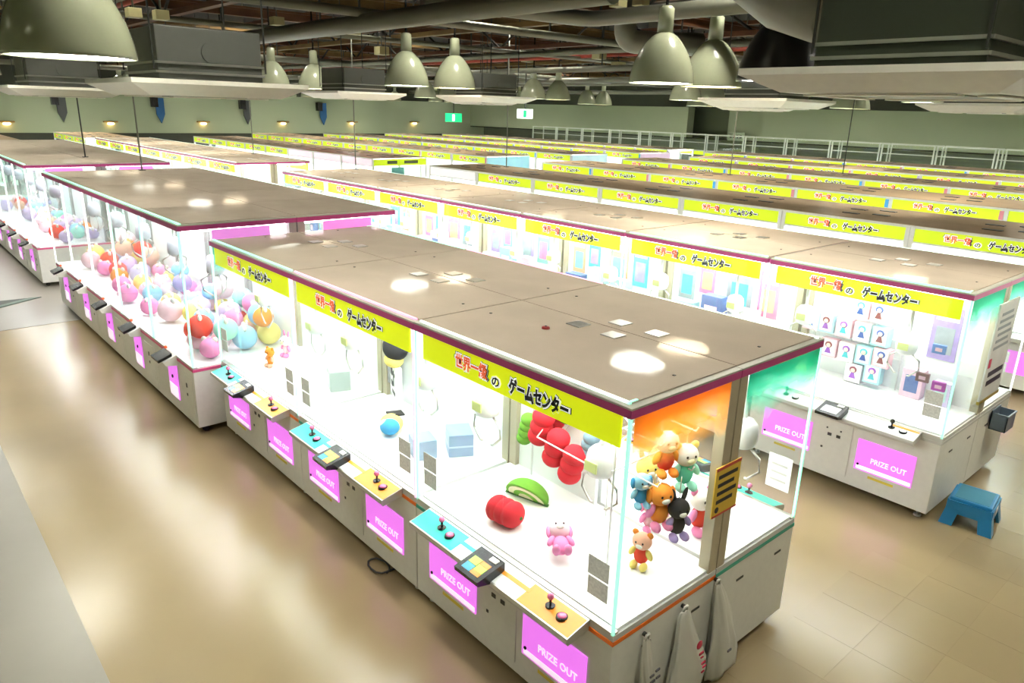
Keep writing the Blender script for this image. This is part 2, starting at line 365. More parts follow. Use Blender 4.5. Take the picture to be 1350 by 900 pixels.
    for s in (-1, 1):
        add('glass_pane', B('A_gs%d' % s, GLASS, (s*.936-.003, s*.936+.003, -.455, .40, .872, 2.128)))
        add('corner_post', B('A_cp%d' % s, post, (s*.934-.008, s*.934+.008, -.486, -.470, .852, 2.13)))
        add('rear_column', B('A_rc%d' % s, BEIGE, (s*.905-.038, s*.905+.038, .402, .484, .852, 2.13), bev=.004))
        if ('R' if s > 0 else 'L') in ends:
            add('header_film', B('A_hf%d' % s, (FILM_O if s > 0 and style == 'F' else FILM_T), (s*.9425-.001, s*.9425+.001, -.455, .395, 1.72, 2.128)))
    if back == 'full': add('back_panel', B('A_back', BACKW, (-.865, .865, .44, .47, .872, 2.1)))
    elif back == 'left': add('back_panel', B('A_backl', BACKW, (-.865, -.05, .44, .47, .872, 2.1)))
    elif back == 'right': add('back_panel', B('A_backr', BACKW, (.05, .865, .44, .47, .872, 2.1)))
    add('roof_trim', B('A_trim', MAG, (-.947, .947, -.489, .487, 2.132, 2.176)))
    add('roof_edge', B('A_edge', EDGE, (-.947, .947, -.489, .487, 2.176, 2.188), bev=.003))
    l = -.902 if 'L' in ends else -.943; r = .902 if 'R' in ends else .943
    add('roof_panel', B('A_roof%s' % ends, ROOF, (l, r, -.435, .485, 2.188, 2.196)),
        [('vent_plate', B('A_vp1', SILVER, (-.29, -.17, .30, .42, 2.196, 2.203), bev=.002)), ('vent_plate', B('A_vp2', SILVER, (.02, .14, .30, .42, 2.196, 2.203), bev=.002)),
         ('screw', B('A_screw', DARKM, (-.8, -.785, .05, .065, 2.196, 2.200), (.78, .795, .05, .065, 2.196, 2.200)))])
    add('led_strip', B('A_led%s' % ends, STRIP[led.name], (-.925, .885 if 'R' in ends else .925, -.453, -.438, 2.188, 2.200)))
    if 'R' in ends: add('led_strip', B('A_ledc', LED_MINT, (.885, .899, -.453, -.385, 2.188, 2.200)))
    add('light_panel', B('A_light', CELLW, (-.86, .86, -.40, .38, 2.10, 2.125)))
    if banner:
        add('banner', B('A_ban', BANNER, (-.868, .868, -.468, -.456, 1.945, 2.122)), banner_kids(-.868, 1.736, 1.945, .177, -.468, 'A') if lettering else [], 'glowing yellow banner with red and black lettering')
    claw_spec(.31, .06, 1.42, 'A_c1', P); claw_spec(-.72, -.02, 1.5, 'A_c2', P)
    # price tags on the front glass
    for k, x in enumerate((-.77, .81)):
        add('price_tag', B('A_tag%d' % k, TAGG, (x-.08, x+.07, -.485, -.4815, 1.145, 1.265)), [], 'grey printed price tag')
        add('price_tag', B('A_tagb%d' % k, TAGG, (x-.075, x+.07, -.485, -.4815, 1.02, 1.135)), [], 'grey printed price tag')
    return P

# ------------------------------------------------------------------ capsule / ball claw machine (1.39 m wide, 1.31 m deep, tall)
def spec_L(led, post, end=''):
    P = []; add = lambda *a: P.append(a)
    h, d = .693, .650
    add('cabinet', B('L_cab', WHITE, (-h, h, -d, d, .09, .745), bev=.006), [('access_door', B('L_acc', WHITE, (.28, .62, -d-.005, -d, .16, .66), bev=.003)), ('coin_slot', B('L_coin', DARKM, (.42, .45, -d-.009, -d-.004, .5, .55), (.42, .45, -d-.009, -d-.004, .4, .43)))])
    for i, (sx, sy) in enumerate(((-.6, -.55), (.6, -.55), (-.6, .55), (.6, .55))):
        add('caster', cm('L_foot%d' % i, RUBBER, lambda bm, sx=sx, sy=sy: (cyl(bm, (sx-.015, sy, .04), (sx+.015, sy, .04), .036), cyl(bm, (sx, sy, .06), (sx, sy, .095), .02))))
    add('colour_band', B('L_band', mat('pink_band', (.72, .09, .26), .4), (-h-.003, h+.003, -d-.003, d+.003, .745, .775)))
    add('front_rail', B('L_rail', SILVER, (-h, h, -d-.001, -d+.05, .775, .80), bev=.004))
    add('playfield', B('L_play', PLAY, (-h+.01, h-.01, -d+.05, d, .775, .79)))
    add('prize_door', B('L_door', PURPLE, (-.19, .13, -d-.010, -d, .24, .68), bev=.004), [('flap', B('L_flap', PWHITE, (-.17, .11, -d-.014, -d-.009, .25, .40))), ('lock', cm('L_lock', BLACK, lambda bm: cyl(bm, (-.03, -d-.009, .5), (-.03, -d-.02, .5), .022)))])
    add('control_box', cm('L_ctrl', WHITE, lambda bm: prism(bm, [(-d, .81), (-d, .68), (-d-.13, .70), (-d-.15, .74)], -.17, .17, 'x')),
        [('screen', cm('L_scr', BLACK, lambda bm: prism(bm, [(-d-.04, .825), (-d-.04, .79), (-d-.19, .735), (-d-.2, .765)], -.13, .13, 'x'))), ('knob', cm('L_knob', INKR, lambda bm: sph(bm, (-.11, -d-.03, .84), (.02,)*3, 10, 6)))])
    add('glass_pane', B('L_gf1', GLASS, (-h+.03, -.001, -d+.004, -d+.010, .80, 2.28))); add('glass_pane', B('L_gf2', GLASS, (.001, h-.03, -d+.004, -d+.010, .80, 2.28)))
    for s in (-1, 1):
        add('glass_pane', B('L_gs%d' % s, GLASS, (s*(h-.01)-.003, s*(h-.01)+.003, -d+.04, d-.12, .79, 2.28)))
        add('corner_post', B('L_cp%d' % s, post, (s*(h-.012)-.010, s*(h-.012)+.010, -d, -d+.02, .80, 2.28)))
        add('rear_column', B('L_rc%d' % s, mat('grey_column', (.35, .34, .33), .5), (s*(h-.045)-.04, s*(h-.045)+.04, d-.09, d-.003, .79, 2.28)))
        if ('R' if s > 0 else 'L') in end: add('header_film', B('L_hf%d' % s, mat('magenta_header', (.8, .2, .7), .4, emit=.5, ec=(.95, .35, .9)), (s*(h-.002)-.001, s*(h-.002)+.001, -d+.34, -d+.98, 2.08, 2.275), (s*(h-.002)-.001, s*(h-.002)+.001, -d+.55, -d+.75, 1.98, 2.08)))
    add('back_panel', B('L_back', BACKW, (-h+.09, h-.09, d-.06, d-.03, .79, 2.25)))
    add('roof_trim', B('L_trim', MAG, (-h-.003, h+.003, -d-.003, d+.002, 2.285, 2.335)))
    add('roof_edge', B('L_edge', EDGE, (-h-.003, h+.003, -d-.003, d+.002, 2.335, 2.348), bev=.003))
    l = -h+.045 if 'L' in end else -h+.003; r = h-.045 if 'R' in end else h-.003
    add('roof_panel', B('L_roof%s' % end, ROOF, (l, r, -d+.055, d, 2.348, 2.356)))
    add('led_strip', B('L_led', STRIP[led.name], (-h+.02, h-.02, -d+.022, -d+.046, 2.348, 2.36)))
    add('light_panel', B('L_light', CELLP, (-h+.08, h-.08, -d+.1, d-.1, 2.25, 2.28)))
    SH = mat('claw_grey', (.5, .5, .55), .35); 
    add('claw', cm('L_clawb', SH, lambda bm: lathe(bm, [(.03, .2), (.08, .18), (.1, .1), (.1, 0), (.05, -.05)], 16, (.1, -.1, 1.7))),
        [('arm', cm('L_arm%d' % k, SILVER, lambda bm, k=k: tube(bm, [(.1+.06*math.cos(k*2.09), -.1+.06*math.sin(k*2.09), 1.68), (.1+.17*math.cos(k*2.09), -.1+.17*math.sin(k*2.09), 1.6), (.1+.15*math.cos(k*2.09), -.1+.15*math.sin(k*2.09), 1.48), (.1+.05*math.cos(k*2.09), -.1+.05*math.sin(k*2.09), 1.41)], .011, 6))) for k in range(3)]
        + [('rod', cm('L_rod', SILVER, lambda bm: cyl(bm, (.1, -.1, 1.88), (.1, -.1, 2.22), .02)))])
    return P

# ------------------------------------------------------------------ older claw machine with white-framed banner (2.05 m wide), seen far off
OFR = mat('white_frame', (.72, .73, .70), .4)
def spec_B(sticker=None, lettering=True, banner=True, wd=2.05, front=None, roof=None, deck=True):
    P = []; add = lambda *a: P.append(a); h = wd/2-.004; k = 'B%.2f' % wd
    add('cabinet', B(k+'cab', WHITE, (-h, h, -.486, .484, .08, .80)), [('access_door', B(k+'acc', WHITE, (-.17, .17, -.492, -.486, .16, .7)))])
    for i, (sx, sy) in enumerate(((-.85, -.4), (.85, -.4), (-.85, .4), (.85, .4))):
        add('foot', cm(k+'foot%d' % i, SILVER, lambda bm, sx=sx, sy=sy: cyl(bm, (sx, sy, .004), (sx, sy, .082), .03, None, 8)))
    add('control_deck', cm(k+'deck', GREYB, lambda bm: prism(bm, [(-.486, .85), (-.486, .78), (-.65, .76), (-.66, .81)], -.78, .78, 'x')), [('touch_screen', B(k+'scr', BLACK, (-.11, .11, -.72, -.56, .85, .88)))])
    for s in (-.52, .52): add('prize_door', B(k+'dr%.2f' % s, PURPLE, (s-.27, s+.27, -.494, -.486, .285, .605)))
    add('playfield', B(k+'play', PLAY, (-h, h, -.46, .47, .80, .86)))
    add('back_panel', B(k+'back', BACKW, (-h+.06, h-.06, .44, .47, .86, 2.05)))
    add('glass_pane', B(k+'gl', GLASS, (-h+.06, h-.06, -.478, -.472, .86, 1.86)))
    for s in (-1, 1): add('side_pane', B(k+'sg%d' % s, GLASS, (s*(h-.006)-.003, s*(h-.006)+.003, -.42, .484, .86, 2.09)))
    for s in (-1, 1): add('front_post', B(k+'fp%d' % s, OFR, (s*(h-.03)-.03, s*(h-.03)+.03, -.484, -.42, .86, 2.09)))
    add('banner_frame', B(k+'bf', OFR, (-h+.06, h-.06, -.484, -.44, 2.075, 2.095), (-h+.06, h-.06, -.484, -.44, 1.86, 1.885)))
    if banner:
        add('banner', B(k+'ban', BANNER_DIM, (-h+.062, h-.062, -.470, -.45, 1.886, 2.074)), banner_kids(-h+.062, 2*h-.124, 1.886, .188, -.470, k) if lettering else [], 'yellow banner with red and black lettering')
    else:
        add('front_panel', B(k+'fpn', front or mat('pale_panel', (.85, .84, .86), .5, emit=.35, ec=(.95, .9, .95)), (-h+.062, h-.062, -.470, -.45, 1.886, 2.074)))
    if sticker: add('post_sticker', B(k+'st', sticker, (h-.075, h-.003, -.487, -.484, 1.9, 2.06)))
    add('roof_edge', B(k+'re', OFR, (-h-.002, h+.002, -.488, .486, 2.095, 2.112)))
    rf = roof or ROOF_OLD
    add('roof_panel', B(k+'roof', rf, (-h, h, -.465, .484, 2.112, 2.12)), [('roof_vent', B(k+'rv', DARKM, (-.25, .0, .02, .12, 2.12, 2.13))), ('roof_vent', B(k+'rv2', DARKM, (.15, .4, .22, .32, 2.12, 2.13)))])
    add('light_panel', B(k+'lp', CELLW, (-h+.1, h-.1, -.40, .38, 2.03, 2.06)))
    return P
ROOF_OLD = roof_mat('roof_brown', (0.42, 0.325, 0.22), .2, .02, .12)
ROOF_RED = mat('roof_redbrown', (0.36, 0.13, 0.06), .4, var=.14, scale=2.0)

ORD = ['nearest', 'second', 'third', 'fourth', 'fifth', 'sixth', 'seventh', 'eighth', 'ninth', 'tenth', 'eleventh', 'twelfth']
def pair(i, n): return ORD[i]+' from near end' if i else 'at near end'
ENDW = {}
def block(name, cat_label, u_right, v_front, n, wd, depth, fspec, rspec, rowname, group):
    """n front machines and n rear machines back to back, running towards -u from u_right"""
    out = []
    for side in ('front', 'rear'):
        for i in range(n):
            x = u_right-wd*(i+.5)
            y = v_front+depth/2 if side == 'front' else v_front+depth*1.5
            sp, desc = (fspec if side == 'front' else rspec)(i)
            o = thing(name, '%s, %s, %s side of %s' % (desc, pair(i, n), side, rowname), 'claw machine', (x, y, 0), 0 if side == 'front' else PI, group)
            inst(o, sp); out.append(o)
    return out

# nearest block F : three wide, back to back
leds = [LED_WHITE, LED_PINK, LED_MINT]; posts = [LED_MINT, LED_PINK, LED_MINT]
def fF(i): return spec_A(leds[i], posts[i], back='left' if i == 0 else 'full', ends='R' if i == 0 else ('L' if i == 2 else '')), 'orange-trimmed claw machine'
def fR(i): return spec_A(leds[i], posts[i], back='right' if i == 0 else 'full', ends='L' if i == 0 else ('R' if i == 2 else '')), 'teal-trimmed claw machine'
block('claw_machine', '', 0, 0, 3, 1.9, .978, fF, fR, 'nearest block', 'claw machines of the nearest block')
# second row R2 and the block beyond it
def f2(i): return spec_A(LED_MINT if i < 2 else LED_WHITE, LED_MINT if i == 0 else LED_WHITE, ('g', 'g'), ends='R' if i == 0 else ('L' if i == 6 else ''), style='G'), 'yellow-bannered claw machine'
def r2(i): return spec_A(LED_WHITE, LED_WHITE, ('g', 'g'), ends='L' if i == 0 else ('R' if i == 6 else ''), style='G'), 'yellow-bannered claw machine'
block('claw_machine', '', .176, 4.273, 7, 1.925, .978, f2, r2, 'second row', 'claw machines of the second row')
def f3(i): return spec_A(LED_WHITE, LED_WHITE, ('g', 'g'), style='G'), 'yellow-bannered claw machine'
block('claw_machine', '', -15.9, 4.273, 7, 1.925, .978, f3, f3, "second row's far block", 'claw machines of the far block in the second row')
# ball machines L and LL
def fL(i): return spec_L(LED_MINT, LED_MINT if i < 2 else LED_WHITE, 'R' if i == 0 else ('L' if i == 4 else '')), 'tall pink-trimmed ball machine'
def rL(i): return spec_L(LED_WHITE, LED_WHITE, 'L' if i == 0 else ('R' if i == 4 else '')), 'tall pink-trimmed ball machine'
block('ball_claw_machine', '', -5.795, -.271, 5, 1.392, 1.309, fL, rL, 'the left block', 'ball claw machines of the left block')
def fL2(i): return spec_L(LED_MINT, LED_WHITE, 'R' if i == 0 else ''), 'tall pink-trimmed ball machine'
def rL2(i): return spec_L(LED_WHITE, LED_WHITE, 'L' if i == 0 else ''), 'tall pink-trimmed ball machine'
block('ball_claw_machine', '', -14.45, -.271, 7, 1.392, 1.309, fL2, rL2, 'the far left block', 'ball claw machines of the far left block')
# older rows
BLUE = mat('blue_sticker', (.05, .3, .62), .5, emit=.25, ec=(.1, .45, .8)); PINKS = mat('red_sticker', (.6, .2, .25), .5, emit=.2, ec=(.8, .3, .35)); LILAC = mat('lilac_sticker', (.6, .5, .7), .5)
def fold(st, n=99, plain=()):
    def g(i):
        return spec_B(sticker=st[i % len(st)] if st else None, banner=i not in plain, wd=2.05), ('white-framed yellow-bannered claw machine' if i not in plain else 'bannerless white claw machine')
    return g
def fnew(st, plain=(), roof=None):
    def g(i):
        return spec_B(sticker=st[i % len(st)] if st else None, banner=i not in plain, wd=1.9, front=mat('pink_panel', (.85, .7, .82), .5, emit=.35, ec=(1, .8, .95)), roof=ROOF_RED if i in plain else None), ('white-framed yellow-bannered claw machine' if i not in plain else 'pale pink red-roofed claw machine')
    return g
block('claw_machine', '', -.08+2.05, 8.9, 8, 2.05, .978, fold(None, plain=(7,)), fold(None), 'third row', 'claw machines of the third row')
block('claw_machine', '', -17.3, 8.9, 8, 1.9, .978, fnew(None, plain=(0, 1, 2)), fnew(None), "third row's far block", 'claw machines of the far block in the third row')
block('claw_machine', '', -.02, 13.0, 7, 2.05, .978, fold([BLUE, PINKS]), fold(None), 'fourth row', 'claw machines of the fourth row')
block('claw_machine', '', -17.0, 13.0, 10, 1.9, .978, fnew([PINKS, LILAC]), fnew(None), "fourth row's far block", 'claw machines of the far block in the fourth row')
block('claw_machine', '', -.3, 17.0, 7, 2.05, .978, fold([PINKS, BLUE]), fold(None), 'fifth row', 'claw machines of the fifth row')
block('claw_machine', '', -17.0, 17.0, 10, 1.9, .978, fnew([LILAC, BLUE]), fnew(None), "fifth row's far block", 'claw machines of the far block in the fifth row')
block('claw_machine', '', -2.4, 20.9, 6, 2.05, .978, fold([PINKS, PINKS, LILAC]), fold(None), 'sixth row', 'claw machines of the sixth row')
block('claw_machine', '', -17.0, 20.9, 10, 1.9, .978, fnew([BLUE, LILAC]), fnew(None), "sixth row's far block", 'claw machines of the far block in the sixth row')
block('claw_machine', '', -2.4, 24.8, 7, 2.05, .978, fold([BLUE, PINKS]), fold(None), 'seventh row', 'claw machines of the seventh row')
block('claw_machine', '', -18.6, 24.8, 9, 1.9, .978, fnew([LILAC]), fnew(None), "seventh row's far block", 'claw machines of the far block in the seventh row')
def stub(i): return spec_B(wd=1.9), 'white-framed yellow-bannered claw machine'
block('claw_machine', '', -31.0, 4.273, 3, 1.9, .978, stub, stub, "second row's last block", 'claw machines of the last block in the second row')
block('claw_machine', '', -26.2, 0, 5, 1.9, .978, stub, stub, "the left row's last block", 'claw machines of the last block in the left row')
# end panels on the ends of the far blocks that face the aisle
def end_panel(u, v, label, m, z0=1.89, z1=2.08, v1=None, extra=None):
    o = tag(obj('end_sign', mesh('end_sign', m, lambda bm: box(bm, u-.008, u+.012, v+.05, (v1 or v+1.9), z0, z1))), label, 'sign')
    return o
es = end_panel(-17.294, 8.9, 'yellow sign across the end of the red-roofed block in third row', BANNER_DIM)
for k, (a, b_, m) in enumerate(((.5, .85, mat('dark_print', (.1, .12, .05), .6)), (1.1, 1.6, mat('dark_print', (.1, .12, .05), .6)))):
    obj('print', mesh('print', m, lambda bm, a=a, b_=b_: box(bm, -17.283, -17.279, 8.9+a, 8.9+b_, 1.94, 2.03)), es)
SKY = mat('sky_blue_panel', (.3, .62, .75), .5, emit=.3, ec=(.4, .75, .9), var=.2, scale=3)
end_panel(-16.994, 13.0, 'light blue panel on the end of the fourth row far block', SKY, 1.6, 2.09)
end_panel(-16.994, 17.0, 'pale blue panel on the end of the fifth row far block', mat('pale_blue_panel', (.5, .7, .78), .5, emit=.3, ec=(.55, .75, .85), var=.2, scale=3), 1.6, 2.09)
end_panel(-16.994, 20.9, 'lilac panel on the end of the sixth row far block', mat('lilac_panel', (.6, .45, .6), .5, emit=.25, ec=(.8, .6, .8), var=.2, scale=3), 1.6, 2.09)
tag(obj('end_poster', mesh('end_poster', mat('teal_poster', (.1, .35, .33), .5, var=.3, scale=6), lambda bm: box(bm, -17.3035, -17.29, 9.55, 10.0, 1.55, 1.83))), 'dark teal poster under the yellow end sign of third row', 'poster')

# ------------------------------------------------------------------ tall glass showcases along the back wall
FRW = mat('showcase_frame', (.75, .78, .7), .4)
def showcase(x, y, label):
    o = thing('glass_showcase', label, 'showcase', (x, y, 0), 0, 'glass showcases along the back wall')
    a, b_ = .98, .45
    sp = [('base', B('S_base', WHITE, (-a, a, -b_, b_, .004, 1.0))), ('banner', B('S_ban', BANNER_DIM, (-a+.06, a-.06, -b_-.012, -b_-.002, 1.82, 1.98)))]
    for sx in (-1, 1):
        for sy in (-1, 1): sp.append(('post', B('S_p%d%d' % (sx, sy), FRW, (sx*(a-.025)-.025, sx*(a-.025)+.025, sy*(b_-.025)-.025, sy*(b_-.025)+.025, 1.0, 2.75))))
    sp.append(('front_rail', B('S_r1', FRW, (-a+.05, a-.05, -b_, -b_+.04, 2.71, 2.75)))); sp.append(('front_rail', B('S_r2', FRW, (-a+.05, a-.05, -b_, -b_+.04, 2.36, 2.39)))); sp.append(('front_rail', B('S_r3', FRW, (-a+.05, a-.05, -b_, -b_+.04, 1.99, 2.03))))
    sp.append(('rear_rail', B('S_r4', FRW, (-a+.05, a-.05, b_-.04, b_, 2.71, 2.75))))
    sp.append(('glass_pane', B('S_g', GLASS, (-a+.05, a-.05, -b_+.045, -b_+.05, 2.03, 2.71))))
    inst(o, sp)
for i in range(14):
    showcase(-3.6-2.02*i, 28.3, 'tall clear showcase with white frame, %s from right along back wall' % (ORD+['thirteenth', 'fourteenth'])[i] if i else 'tall clear showcase with white frame, rightmost along back wall')

# ------------------------------------------------------------------ pendant lamps
SHADE = mat('lamp_shade', (.40, .425, .29), .22, var=.04, coat=.5)
WBULB = mat('lamp_white_light', (1, 1, 1), emit=LAMP_WHITE, ec=(1.0, .98, .86)); YBULB = mat('lamp_warm_light', (1, .9, .7), emit=LAMP_WARM, ec=(1.0, .80, .55))
def dome(bm):
    prof = [(.375, 0), (.374, .02), (.365, .09), (.345, .18), (.31, .27), (.265, .36), (.21, .44), (.15, .505), (.10, .54), (.09, .545),
            (.085, .535), (.14, .49), (.20, .425), (.255, .345), (.30, .26), (.335, .17), (.355, .09), (.362, .02), (.363, 0)]
    rings = []
    for r, z in prof: rings.append([bm.verts.new((r*math.cos(2*PI*i/40), r*math.sin(2*PI*i/40), z)) for i in range(40)])
    rings.append(rings[0])
    for a, b_ in zip(rings, rings[1:]):
        for i in range(40): bm.faces.new((a[i], a[(i+1) % 40], b_[(i+1) % 40], b_[i])).smooth = True
def lamp(x, y, z, label, warm=False, shade=None):
    o = thing('pendant_lamp', label, 'lamp', (x, y, z), 0, 'dome pendant lamps')
    obj('shade', cm('lampshade', shade or SHADE, dome), o)
    obj('neck', cm('lampneck', shade or SHADE, lambda bm: lathe(bm, [(.09, .54), (.088, .80), (.06, .83), (.02, .835)], 20)), o)
    obj('cord', B('lampcord', BLACK, (-.012, .012, -.012, .012, .83, ZC-3.92)), o, scale=(1, 1, 1))
    obj('diffuser', cm('lampdisc', YBULB if warm else WBULB, lambda bm: lathe(bm, [(.34, .012), (.345, .03), (.2, .05)], 32)), o)
us = [1.75, -3.58, -8.9, -14.2, -19.6, -24.9, -30.2, -35.6]
rows = [(-1.5, 'left aisle', False), (4.6, 'second row', False), (5.6, 'second row', True), (12.4, 'fourth row', False), (13.4, 'fourth row', True), (20.4, 'sixth row', False), (21.4, 'sixth row', True)]
for v, rn, warm in rows:
    for i, u in enumerate(us):
        if v == 4.6 and i == 0 or v == 5.6 and i == 0: pass
        if v == -1.5 and i in (0,): continue
        z = 3.80 if v == -1.5 else 3.91
        lamp(u if v != -1.5 or i != 1 else -3.42, v, z, '%s dome lamp, %s along the ceiling line above the %s' % ('warm' if warm else 'white', ORD[i] if i else 'first', rn), warm)
bdm = bd(1028, 118, 6.3)
lamp(bdm.x, bdm.y, 3.86, 'black dome lamp hanging behind the large air conditioner', False, mat('black_shade', (.01, .01, .01), .3))

# added fill boxes between the trusses, evening the light (deep housings, lit face recessed)
HB = mat('fill_box_housing', (.10, .10, .08), .6); HBE = mat('fill_box_face', (1, 1, 1), emit=FILL_BOX, ec=(1.0, .96, .84))
def hbox(bm):
    for b_ in ((-.36, .36, -.26, -.25, 0, .34), (-.36, .36, .25, .26, 0, .34), (-.36, -.35, -.25, .25, 0, .34), (.35, .36, -.25, .25, 0, .34), (-.36, .36, -.26, .26, .34, .36)): box(bm, *b_)
for j, v in enumerate((-6.2, -.4, 5.1, 10.4, 15.9, 22.3, 27.0)):
    for i in range(9):
        u = 2.1-4.85*i
        o = thing('fill_light_box', 'added fill light box, %s along the %s line from camera' % (ORD[i] if i else 'first', ORD[j] if j else 'first'), 'ceiling light', (u, v, 5.98), 0, 'added fill light boxes')
        obj('housing', cm('hbox', HB, hbox), o); obj('lit_face', B('hbface', HBE, (-.34, .34, -.24, .24, .30, .33)), o); obj('hanger', B('hbhang', DARKM, (-.01, .01, -.01, .01, .36, ZC-5.98)), o)
# ------------------------------------------------------------------ cassette air conditioners
ACW = mat('ac_panel_white', (.93, .90, .79), .45); ACD = mat('ac_body_grey', (.12, .125, .11), .45, .1); ACD2 = mat('ac_body_dark', (.05, .06, .042), .4, .2)
def aircon(x, y, zb, label, half=.70, bh=.40, hb=.42, dark=False):
    o = thing('ceiling_air_conditioner', label, 'air conditioner', (x, y, zb), 0, 'ceiling air conditioners')
    M_ = ACD2 if dark else ACD
    def pan(bm):
        a, c = half, half-.17
        v = [bm.verts.new(p) for p in ((-c, -c, 0), (c, -c, 0), (c, c, 0), (-c, c, 0), (-a, -a, .085), (a, -a, .085), (a, a, .085), (-a, a, .085), (-a, -a, .12), (a, -a, .12), (a, a, .12), (-a, a, .12))]
        bm.faces.new(v[0:4][::-1]); bm.faces.new(v[8:12])
        for q in (0, 4):
            for i in range(4): bm.faces.new((v[q+i], v[q+(i+1) % 4], v[q+4+(i+1) % 4], v[q+4+i]))
    p = obj('panel', cm('acpan%.2f' % half, ACW, pan), o)
    obj('grille', B('acgr%.2f' % half, mat('ac_grille', (.35, .36, .32), .6), (-half*.45, half*.45, -half*.45, half*.45, -.006, 0)), p)
    for k in range(4):
        a = k*PI/2
        obj('air_flap', B('acfl%.2f' % half, ACW, (-half*.5, half*.5, -half*.70, -half*.56, -.012, -.004)), p, rot=(0, 0, a))
    b_ = obj('body', B('acb%.2f%.2f' % (hb, bh), M_, (-hb, hb, -hb, hb, .12, .12+bh), bev=.01), o)
    for k, zz in enumerate((.17, .24)):
        obj('body_rail', B('acr%.2f%d' % (hb, k), SILVER, (-hb-.012, hb+.012, -hb-.02, -hb, zz, zz+.018)), b_)
        obj('body_rail', B('acrs%.2f%d' % (hb, k), SILVER, (hb, hb+.02, -hb-.012, hb+.012, zz, zz+.018)), b_)
    obj('drain_cover', cm('acdc%.2f' % hb, M_, lambda bm: cyl(bm, (hb, 0, .12+bh*.55), (hb+.012, 0, .12+bh*.55), .08, None, 20)), b_)
    for sx in (-1, 1):
        for sy in (-1, 1): obj('hanging_rod', B('acrod%.2f%d%d' % (hb, sx, sy), DARKM, (sx*hb-.006, sx*hb+.006, sy*(hb+.03)-.006, sy*(hb+.03)+.006, .2, ZC-zb)), o)
aircon(.37, 1.80, 3.695, 'large dark ceiling air conditioner with white panel at upper right', dark=True, bh=.62)
aircon(-4.75, -.30, 3.60, 'grey ceiling air conditioner behind the big left dome lamp')
aircon(-10.2, -.30, 3.58, 'smaller grey ceiling air conditioner at the left edge')
aircon(-10.6, 4.55, 3.69, 'grey ceiling air conditioner behind the central dome lamps')
aircon(-9.6, 6.9, 3.70, 'grey ceiling air conditioner right of the central dome lamps')
aircon(-3.9, 7.5, 3.70, 'grey ceiling air conditioner behind the right dome lamps')
aircon(-1.8, 9.9, 3.72, 'far grey ceiling air conditioner under the large right one')
aircon(-15.5, 3.2, 3.66, 'far grey ceiling air conditioner over the second row')
aircon(-13.5, 10.0, 3.70, 'far ceiling air conditioner over the third row left part')
aircon(-7.5, 13.2, 3.72, 'far ceiling air conditioner over the fourth row')

# ------------------------------------------------------------------ overhead trusses, pipes, ducts
RUST = mat('rust_steel', (.10, .04, .015), .6, .3, var=.4, scale=3); RUSTD = mat('dark_steel', (.025, .022, .018), .6, .3, var=.4, scale=3)
OCHRE = mat('ochre_steel', (.14, .085, .025), .6, .2, var=.4, scale=3)
PIPE = mat('galvanised_pipe', (.17, .17, .13), .4, .3, var=.1, scale=4)
def truss(i, v):
    o = thing('roof_truss', 'rust brown lattice roof truss, %s back from the camera' % (ORD[i] if i else 'first'), 'truss', (0, v, 0), 0, 'lattice roof trusses')
    u0, u1, za, zb = -39.5, 8.5, 5.0, 5.75
    obj('bottom_chord', B('tr_b', OCHRE if i % 2 else RUST, (u0, u1, -.07, .07, za, za+.09)), o); obj('top_chord', B('tr_t', RUST, (u0, u1, -.07, .07, zb, zb+.09)), o)
    def web(bm):
        n = 40
        for k in range(n):
            a = u0+(u1-u0)*k/n; c = u0+(u1-u0)*(k+1)/n
            za_, zb_ = (za+.05, zb+.03) if k % 2 == 0 else (zb+.03, za+.05)
            cyl(bm, (a, 0, za_), (c, 0, zb_), .028, None, 5)
    wbo = obj('lattice_web', cm('tr_w', RUSTD, web), o); wbo['kind'] = 'stuff'
for i, v in enumerate((-4.5, -1.2, 2.1, 6.9, 10.2, 14.6, 18.4, 22.4, 26.4)): truss(i, v)
def purlin(i, u):
    o = tag(obj('roof_beam', B('purlin', RUST if i % 2 else OCHRE, (-.06, .06, VN+.1, V1-.2, 5.30, 5.34), (-.06, .06, VN+.1, V1-.2, 5.46, 5.50), (-.012, .012, VN+.1, V1-.2, 5.34, 5.46)), None, (u, 0, 0)), 'brown steel ceiling beam crossing the room, %s from the near end' % ((ORD+['thirteenth', 'fourteenth'])[i] if i else 'first'), 'beam', 'cross beams under the ceiling')
for i in range(12): purlin(i, 2.2-3.3*i)
def pipe(name, label, pts, r, m=PIPE, cat='pipe', clamps=True, seg=14):
    o = thing(name, label, cat, (0, 0, 0))
    obj('run', mesh('run', m, lambda bm: tube(bm, pts, r, seg)), o)
    if clamps:
        a, b_ = Vector(pts[0]), Vector(pts[-1]); n = max(2, min(10, int((b_-a).length/3)))
        for k in range(n):
            t = (k+.5)/n; L = [(Vector(pts[i+1])-Vector(pts[i])).length for i in range(len(pts)-1)]
            s = t*sum(L); i = 0
            while i < len(L)-1 and s > L[i]: s -= L[i]; i += 1
            p = Vector(pts[i]).lerp(Vector(pts[i+1]), s/L[i])
            obj('hanger', mesh('hanger', DARKM, lambda bm, p=p: box(bm, p.x-.012, p.x+.012, p.y-.012, p.y+.012, p.z+r*.6, ZC)), o)
    return o
pipe('ventilation_pipe', 'long silver pipe sloping across the upper centre of ceiling', [(-14.0, 2.8, 4.62), (-8, 2.8, 4.62), (-2.8, 2.8, 4.62)], .115)
def bend(a, b_, c, r=.3, n=6):
    a, b_, c = Vector(a), Vector(b_), Vector(c); d1 = (a-b_).normalized(); d2 = (c-b_).normalized(); out = []
    p0, p1 = b_+d1*r, b_+d2*r
    for i in range(n+1):
        t = i/n; out.append((1-t)**2*p0+2*t*(1-t)*b_+t*t*p1)
    return out
